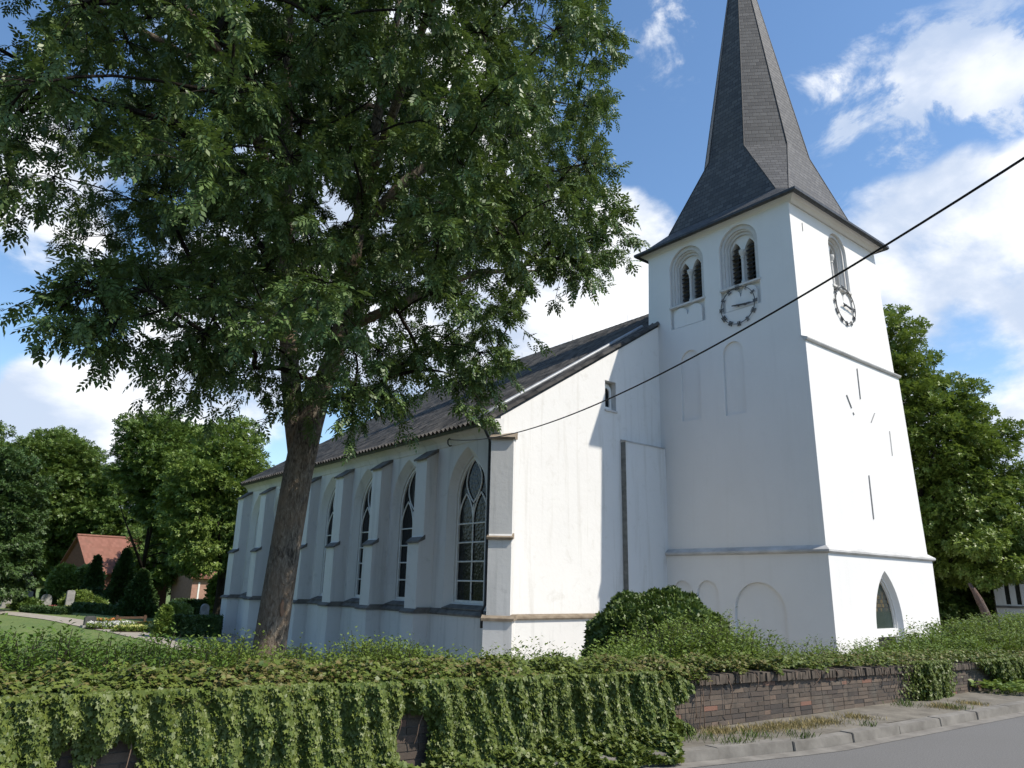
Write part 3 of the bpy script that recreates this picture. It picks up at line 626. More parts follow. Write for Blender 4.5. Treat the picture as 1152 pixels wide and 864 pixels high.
    k = MB(); k.prism(PD, [(-.25, 6.32), (.58, 6.18), (.60, 6.25), (-.25, 6.56)], -.42, .42); k.build('buttress_cap', M_LEDGE2, bo); k = MB(); k.prism(PD, [(.3, 3.04), (.66, 2.98), (.67, 3.05), (.3, 3.2)], -.42, .42); k.build('buttress_offset', M_LEDGE2, bo); k = MB(); k.prism(PD, [(-.2, .565), (.80, .565), (.80, .64), (.55, .735), (-.2, .735)], -.50, .50)
    k.build('plinth_ledge', M_LEDGE2, bo)
    # raised strip beside the tower
    s = MB().prism(lambda s_, z, d: (d, 6.6 - s_, z), [(-.1, .5), (.24, .5), (.24, 6.98), (-.1, 7.06)], -2.28, .05).build('gable_pilaster', M_GABLE, CH)
    k = MB().prism(lambda s_, z, d: (d, 6.6 - s_, z), [(-.05, 7.03), (.27, 6.97), (.27, 7.02), (-.05, 7.10)], -2.31, .0); k.build('pilaster_cap', M_STRING, s); MB().box(-2.30, -2.281, 6.37, 6.59, .74, 6.965).build('dark_grey_edge', M_EDGE, s)  # dark grey strip along the left side of the pilaster
    # eaves cornice, gutter, downpipe
    cn = [(NU + .1, 6.40), (NU - .03, 6.42), (NU - .05, 6.50), (NU - .10, 6.60), (NU - .22, 6.70), (NU - .34, 6.75), (NU - .36, 6.90), (NU + .1, 7.00)]
    MB().prism(lambda s_, z, d: (s_, d, z), cn, 6.56, VE + .1).build('eaves_cornice', M_NAVE, CH)
    g = MB(); a = [(NU - .44 + .075 * cos(q), 6.90 + .075 * sin(q)) for q in np.linspace(pi, 2 * pi, 8)]; a += [(x * 1.0 + (.012 if x < NU - .44 else -.012), z + .006) for x, z in a[::-1]]
    g.prism(lambda s_, z, d: (s_, d, z), a, 6.45, VE + .2); g.build('gutter', M_GUTTER, CH)
    MB().tube([(NU - .44, 7.02, 6.86), (NU - .44, 7.02, 6.76), (NU - .12, 7.05, 6.32), (NU - .10, 7.05, 6.2), (NU - .10, 7.05, 1.0), (NU - .22, 7.05, .80), (NU - .22, 7.05, .3)], .045, 8).build('downpipe', M_GUTTER, CH, smooth=True)
    # pantiled roof: real rolls and courses
    rg = np.random.default_rng(5)
    tw, th = .27, .36; v0, v1 = 6.50, VE + .25; dirx, dirz = 1 / hypot(1, .627), .627 / hypot(1, .627); nx, nz = -dirz, dirx
    ustart = NU - .50; Lr = (RU - ustart) / dirx; nrow = int(Lr / th) + 1; ncol = int((v1 - v0) / tw)
    prof = [0, .03, .10, .12, .05, -.006]; fr = [0, .12, .30, .48, .66, .84]
    yy = np.array([v0 + (c + f) * tw for c in range(ncol) for f in fr]); hh = np.tile(prof, ncol)
    rows = []
    for r in range(nrow):
        jit = np.repeat(rg.normal(0, .003, ncol), 6); jt = np.repeat(rg.normal(0, .004, ncol), 6)
        for e_, lift in ((0, .012), (1, .0)):
            tt = min((r + e_) * th - (-.012 if e_ == 0 else .0), Lr + .02) + (jt if e_ == 0 else 0); H = hh + lift + .09 + jit
            rows.append(np.stack([ustart + tt * dirx + H * nx, yy, roof_z(ustart) + tt * dirz + H * nz], -1))
    V = np.array(rows); m, nn, _ = V.shape; i = (np.arange(m - 1)[:, None] * nn + np.arange(nn - 1)[None]).ravel(); Fq = np.stack([i, i + nn, i + nn + 1, i + 1], -1)
    ro = fast_mesh('nave_roof', V.reshape(-1, 3), Fq, M_PAN, CH)
    ul = ro.data.uv_layers.new(name='uv'); li = Fq.ravel(); vv = V.reshape(-1, 3)
    rowid = np.repeat(np.arange(m) // 2, nn); 
    uvu = vv[li, 1] - v0; fi = np.repeat(np.arange(len(Fq)), 4); rrow = (fi // (nn - 1)) // 2; ccol = ((fi % (nn - 1)) // 6)
    ul.data.foreach_set('uv', np.stack([(ccol + .5) * tw, (rrow + .5) * th], -1).astype(np.float32).ravel())
    sb = MB()
    sb.prism(lambda s_, z, d: (s_, d, z), [(ustart + .06, roof_z(ustart) + .0), (RU, RZ - .02), (RU, RZ + .07), (ustart + .02, roof_z(ustart) + .09)], v0 + .12, v1 - .12)
    sb.prism(lambda s_, z, d: (s_, d, z), [(RU + .01, RZ - .02), (ur + .5, 6.74), (ur + .5, 6.87), (RU + .01, RZ + .16)], v0 + .12, v1 - .12); sb.build('roof_boarding', M_GUTTER, ro)
    rt = MB(); k = 0; y = 7.2
    while y < v1: rt.tube([(RU, y, RZ + .15), (RU, y + .36, RZ + .15)], [.12, .105], 8); y += .36
    rt.build('ridge_tile', M_PAN, ro, uvfn=lambda c_, n_: (c_.y, c_.z))
    def on(u, d): return (u + nx * d, 0, roof_z(u) + nz * d)
    P = [(on(u, .22)[0], 7.32, on(u, .24)[2]) for u in np.linspace(ustart + .02, .1, 8)]
    MB().tube(P, .075, 10).build('verge_pipe', M_LEAD, ro, smooth=True)
    for y in (11.5, 15.6, 20.0): MB().tube([(RU, y, RZ + .2), (RU, y, RZ + .6)], .007, 5).build('lightning_rod', M_GUTTER, ro)
    hk = MB(); hk.tube([PN(9.35, 6.66, -.02), PN(9.35, 6.66, .18), PN(9.35, 6.58, .25), PN(9.35, 6.45, .24), PN(9.35, 6.38, .15), PN(9.35, 6.42, .09)], .024, 7); hk.build('cable_hook', M_IRON, CH)
nave()
def cable():
    a = Vector(PN(9.35, 6.62, .20)); b = Vector((-15.35, -10.4, 5.54)); n = 60; P = []
    d = b - a
    for k in range(n + 1):
        t = k / n * 1.35; p = a + d * t; P.append((p.x, p.y, p.z - SAG * 4 * t * (1 - t)))
    tag(MB().tube(P, .014, 6).build('overhead_cable', M_BLACK, smooth=True), 'single black overhead cable hanging from the nave wall hook across the tower to the sky', 'cable')
SAG = .80
cable()

# ---------------------------------------------------------------- garden wall of brick
def wtop(x): return np.clip(.66 - .022 * (x + 15.4), .40, .82)
def brick_wall():
    rg = np.random.default_rng(11); t = thing('garden_wall', 'low weathered brick wall with a soldier course coping, half buried in ivy along the road', 'wall', (-15, -6.0, 0))
    C8 = []; Fb = [(0, 3, 2, 1), (4, 5, 6, 7), (0, 1, 5, 4), (1, 2, 6, 5), (2, 3, 7, 6), (3, 0, 4, 7)]
    def block(mb, x0, x1, f0, f1, d0, d1, jit):
        j = rg.normal(0, jit, 8)
        P = []
        for f in (f0, f1):
            for x, d in ((x0, d0), (x1, d0), (x1, d1), (x0, d1)): P.append((x + j[len(P)] * .5, wall_y(x) - .12 + d + j[(len(P) + 3) % 8], .02 + (wtop(x) - .02) * f + j[(len(P) + 5) % 8] * .5))
        mb.hexa(P)
    nr = 9; cop = .83
    mb = MB()
    for r in range(nr):
        f0, f1 = cop * r / nr, cop * (r + 1) / nr; x = -33. + (.125 if r % 2 else 0)
        while x < 12:
            L = .25 if rg.random() > .2 else .125; x1 = min(x + L, 12.)
            out = rg.normal(0, .0022); block(mb, x + .0045, x1 - .0045, f0 + .006, f1 - .007, .0 + out, .17, .0013); x += L
    mb.build('brick_face', M_BRICK, t)
    mb = MB(); x = -33.
    while x < 12:
        block(mb, x + .004, x + .060 - .004, cop + .006, 1.0 + rg.normal(0, .012), -.042 + rg.normal(0, .006), .34, .005); x += .060
    mb.build('coping', M_COPING, t)
    mb = MB(); xs = np.linspace(-33, 12, 46)
    for a, b in zip(xs[:-1], xs[1:]):
        P = [];
        for z0 in (0, 1):
            for x, d in ((a, .006), (b, .006), (b, .32), (a, .32)): P.append((x, wall_y(x) - .12 + d, -.1 if z0 == 0 else .02 + (wtop(x) - .02) * (cop + .10)))
        mb.hexa(P)
    mb.build('mortar_core', M_MORTAR, t)
brick_wall()

# ---------------------------------------------------------------- foliage builders
def wob(P, seed, sc):   # cheap smooth 3-D noise in -1..1
    rg = np.random.default_rng(seed); out = 0
    for k in range(6):
        d = rg.normal(size=3); d /= np.linalg.norm(d); out = out + np.sin((P @ d) * sc * (1 + .45 * k) + rg.random() * 6.28) / (1 + .35 * k)
    return out / 2.6
def grow_tree(root, trunk_mat, twig_mat, limbs, boughs, k_r, seed, sides=7):
    """limbs: list of (points, radii) polylines; every bough is joined to the nearest limb or branch already grown"""
    rg = np.random.default_rng(seed); mb = MB()
    for pts, rad in limbs: mb.tube(pts, rad, 18 if rad[0] > .2 else 10)
    mb.build('trunk', trunk_mat, root, smooth=True)
    pos = []; rmax = []
    for pts, rad in limbs:
        for (a, b, ra, rb) in zip(pts[:-1], pts[1:], rad[:-1], rad[1:]):
            n = max(2, int(np.linalg.norm(np.subtract(b, a)) / .4))
            for q in range(n): pos.append(np.array(a) + (np.array(b) - np.array(a)) * q / n); rmax.append(ra + (rb - ra) * q / n)
    n0 = len(pos); par = [-1] * n0; cnt = [0] * n0
    B = np.array(boughs); base = np.array(pos); dist = np.array([np.min(np.linalg.norm(base - b, axis=1)) for b in B]); order = np.argsort(dist)
    chains = []
    for bi in order:
        b = B[bi]; A = np.array(pos); v = b - A; L = np.linalg.norm(v, axis=1); cost = L + np.maximum(0, A[:, 2] - b[2] + .2) * .9 + np.maximum(0, .8 - L) * 2
        i = int(np.argmin(cost)); a = pos[i]; Ls = np.linalg.norm(b - a); side = rg.normal(0, .07 * Ls, 3); nseg = 4; prev = i; ids = [i]
        for q in range(1, nseg + 1):
            t = q / nseg; p = a + (b - a) * t + side * sin(pi * t) + np.array((0, 0, .10 * Ls * sin(pi * t)))
            pos.append(p); par.append(prev); cnt.append(0); rmax.append(1.); prev = len(pos) - 1; ids.append(prev)
        chains.append(ids); j = prev
        while j >= 0: cnt[j] += 1; j = par[j]
    mb = MB()
    for ids in chains:
        rad = [min(k_r * sqrt(max(cnt[j], 1)), rmax[j] if j < n0 else 9) for j in ids]; rad[0] = min(rad[0], rad[1] * 1.15); rad[-1] *= .7
        mb.tube([pos[j] for j in ids], rad, sides)
    return mb, np.array([pos[c[-1]] for c in chains]), np.array([pos[c[-1]] - pos[c[-3]] for c in chains])

def ellipsoid_boughs(blobs, step, seed, shell=.35):
    rg = np.random.default_rng(seed); out = np.zeros((0, 3))
    for (c, r) in blobs:
        c = np.array(c); r = np.array(r); n = int(4 * r[0] * r[1] * r[2] * 4 / step ** 3) + 20
        q = unit(rg.normal(size=(n, 3))) * (shell + (1 - shell) * rg.random((n, 1)) ** .6); P = c + q * r * (1 + .13 * wob(q * 3., seed + 7, 1.6))[:, None]
        for p in P:
            if len(out) == 0 or np.min(np.linalg.norm(out - p, axis=1)) > step: out = np.vstack([out, p])
    return out
def broad_tree(name, label, base, h_fork, r0, blobs, step, n_spray, size, lmat, bmat, seed, cluster=.9, tmpl=T_TUFT, group=None, droop=.15, lean=(0, 0)):
    n_spray = int(n_spray * 2.6); size *= .52; cluster *= 1.22
    bx, by = base; bz = at(bx, by); root = thing(name, label, 'tree', (bx, by, bz), group); rg = np.random.default_rng(seed)
    top = np.array(blobs[0][0]); fork = np.array((bx + lean[0], by + lean[1], bz + h_fork))
    limbs = [([(bx, by, bz - .3), (bx, by, bz + .5), tuple((np.array((bx, by, bz)) + fork) / 2 + np.array((.06, .05, 0))), tuple(fork)], [r0 * 1.45, r0 * 1.1, r0, r0 * .85])]
    for a in range(3):
        an = a * 2.1 + seed; tip = fork + (top - fork) * (.95 - .2 * a) + np.array((cos(an), sin(an), 0)) * (1.2 + .5 * a)
        limbs.append(([tuple(fork - np.array((0, 0, .15))), tuple((fork * .55 + tip * .45) + rg.normal(0, .15, 3)), tuple(tip)], [r0 * .7, r0 * .42, r0 * .12]))
    bo = ellipsoid_boughs(blobs, step, seed)
    mb, ends, dirs = grow_tree(root, bmat, M_TWIG, limbs, bo, r0 * .055, seed, 5); mb.build('branches', bmat, root)
    n = len(ends); E_ = np.repeat(ends, n_spray, 0); cen = np.mean(ends, 0)
    off = rg.normal(size=E_.shape); off = off / np.linalg.norm(off, axis=1, keepdims=True) * rg.random((len(E_), 1)) ** .45 * cluster * np.array((1, 1, .62))
    P = E_ + off; X = unit(off + unit(E_ - cen) * .4 + np.array((0, 0, -droop))) + rg.normal(0, .35, P.shape); Nn = unit(off * .5 + np.array((0, 0, .8)) + rg.normal(0, .45, P.shape))
    leaves('crown', P, X, Nn, size * (.65 + .7 * rg.random(len(P))), tmpl, lmat, root)
    return root

# ---------------------------------------------------------------- the big ash in front of the nave
def ash():
    bx, by = -17.6, 1.0; bz = at(bx, by); root = thing('ash_tree', 'tall forked ash tree with grey brown trunk and wide drooping crown before the nave', 'tree', (bx, by, bz)); rg = np.random.default_rng(21)
    fork = (-17.27, .89, 4.65)
    trunk = [(bx + .02, by + .02, bz - .3), (bx, by, bz + .15), (-17.56, .99, bz + .6), (-17.50, .97, .8), (-17.42, .95, 2.2), (-17.34, .92, 3.5), fork]
    limbs = [(trunk[:-1] + [(-17.24, .88, 4.5), (-17.06, .81, 5.3), (-16.86, .70, 6.2), (-16.75, .6, 7.6), (-16.75, .45, 9.2), (-16.6, .2, 11.8), (-16.3, .3, 14.2), (-16.5, .6, 16.8)], [.46, .37, .305, .28, .265, .268, .27, .20, .17, .15, .125, .10, .075, .03]),
             ([(-17.36, .93, 3.7), (-17.50, .98, 4.6), (-17.66, 1.05, 5.6), (-17.80, 1.09, 6.6), (-18.0, 1.2, 8.6), (-18.2, 1.2, 10.6), (-18.5, 1.0, 13.0), (-18.5, 1.3, 16.4)], [.15, .185, .175, .165, .15, .13, .09, .04]),
             ([(-16.75, .5, 8.6), (-16.0, -.1, 9.8), (-15.0, -.9, 10.9), (-13.8, -1.6, 11.6)], [.13, .11, .08, .04]),
             ([(-16.86, .70, 6.4), (-15.6, .1, 7.3), (-14.3, -.4, 8.1), (-13.0, -.7, 8.4)], [.11, .09, .065, .03]),
             ([(-17.9, 1.1, 8.0), (-18.9, .2, 9.2), (-20.0, -1.2, 9.7), (-21.4, -2.6, 9.6)], [.13, .11, .08, .035]),
             ([(-18.2, 1.2, 10.6), (-19.6, 1.9, 11.8), (-21.3, 2.4, 12.4), (-23.0, 2.5, 12.6)], [.12, .09, .07, .03]),
             ([(-16.75, .45, 9.2), (-16.9, -1.0, 10.6), (-17.2, -2.6, 11.6), (-17.5, -4.2, 11.8)], [.11, .09, .07, .03])]
    # swelling and burls on the trunk come from the bark; a pale wound sits low on the road side
    mb, ends, dirs = grow_tree(root, M_BARK, M_TWIG, limbs, ASH, .0135, 33, 6)
    nt = 14; n = len(ends); E_ = np.repeat(ends, nt, 0); D_ = np.repeat(unit(dirs), nt, 0)
    off = unit(rg.normal(size=E_.shape) + D_ * .5) * (.28 + .72 * rg.random((len(E_), 1))) * np.array((1, 1, .72)) + np.array((0, 0, -.10))
    tips = E_ + off + np.array((0, 0, -1.)) * (.22 * (np.linalg.norm(off, axis=1, keepdims=True)) ** 2)
    for a, b in zip(E_, tips): mb.tube([a, (a + b) / 2 + np.array((0, 0, .07)), b], [.010, .007, .004], 3, cap=False)
    mb.build('branches', M_BARK2, root)
    nl = 19; T = np.repeat(tips, nl, 0); A = np.repeat(E_, nl, 0); w = 1.03 - .42 * rg.random((len(T), 1)) ** 1.6; P = A + (T - A) * w + rg.normal(0, .035, T.shape)
    ax = unit(T - A); side = unit(rg.normal(size=T.shape)); X = unit(ax * .45 + side * 1.0 + np.array((0, 0, -.40))); Nn = unit(np.array((0, 0, 1.)) + rg.normal(0, .42, T.shape) + side * .25)
    keep = np.hypot(P[:, 0] - CAM[0], P[:, 1] - CAM[1]) > 4.2
    P, X, Nn = P[keep], X[keep], Nn[keep]
    leaves('crown', P, X, Nn, (.20) * (.65 + .65 * rg.random(len(P))), T_ASH, M_ASHLEAF, root)
    w = MB(); e = [(0, .0), (.03, .02), (.05, .10), (.02, .15), (.03, .23), (-.005, .30), (-.035, .2), (-.03, .1)]
    dv = unit(np.array((-22.67 + 17.45, -12.0 - .96, 0.))); sv = np.array((-dv[1], dv[0], 0.)); dv2 = unit(dv - sv * -.35); c = np.array((-17.47, .96, 1.02)) + dv2 * .272; s2 = np.array((-dv2[1], dv2[0], 0.))
    w.prism(lambda x, z, d: tuple(c + s2 * x + np.array((0, 0, z)) + dv2 * d), e, -.06, .025); w.build('bark_wound', flat_mat('bare_wood', (.26, .15, .09), .95), root, bevel=.006)
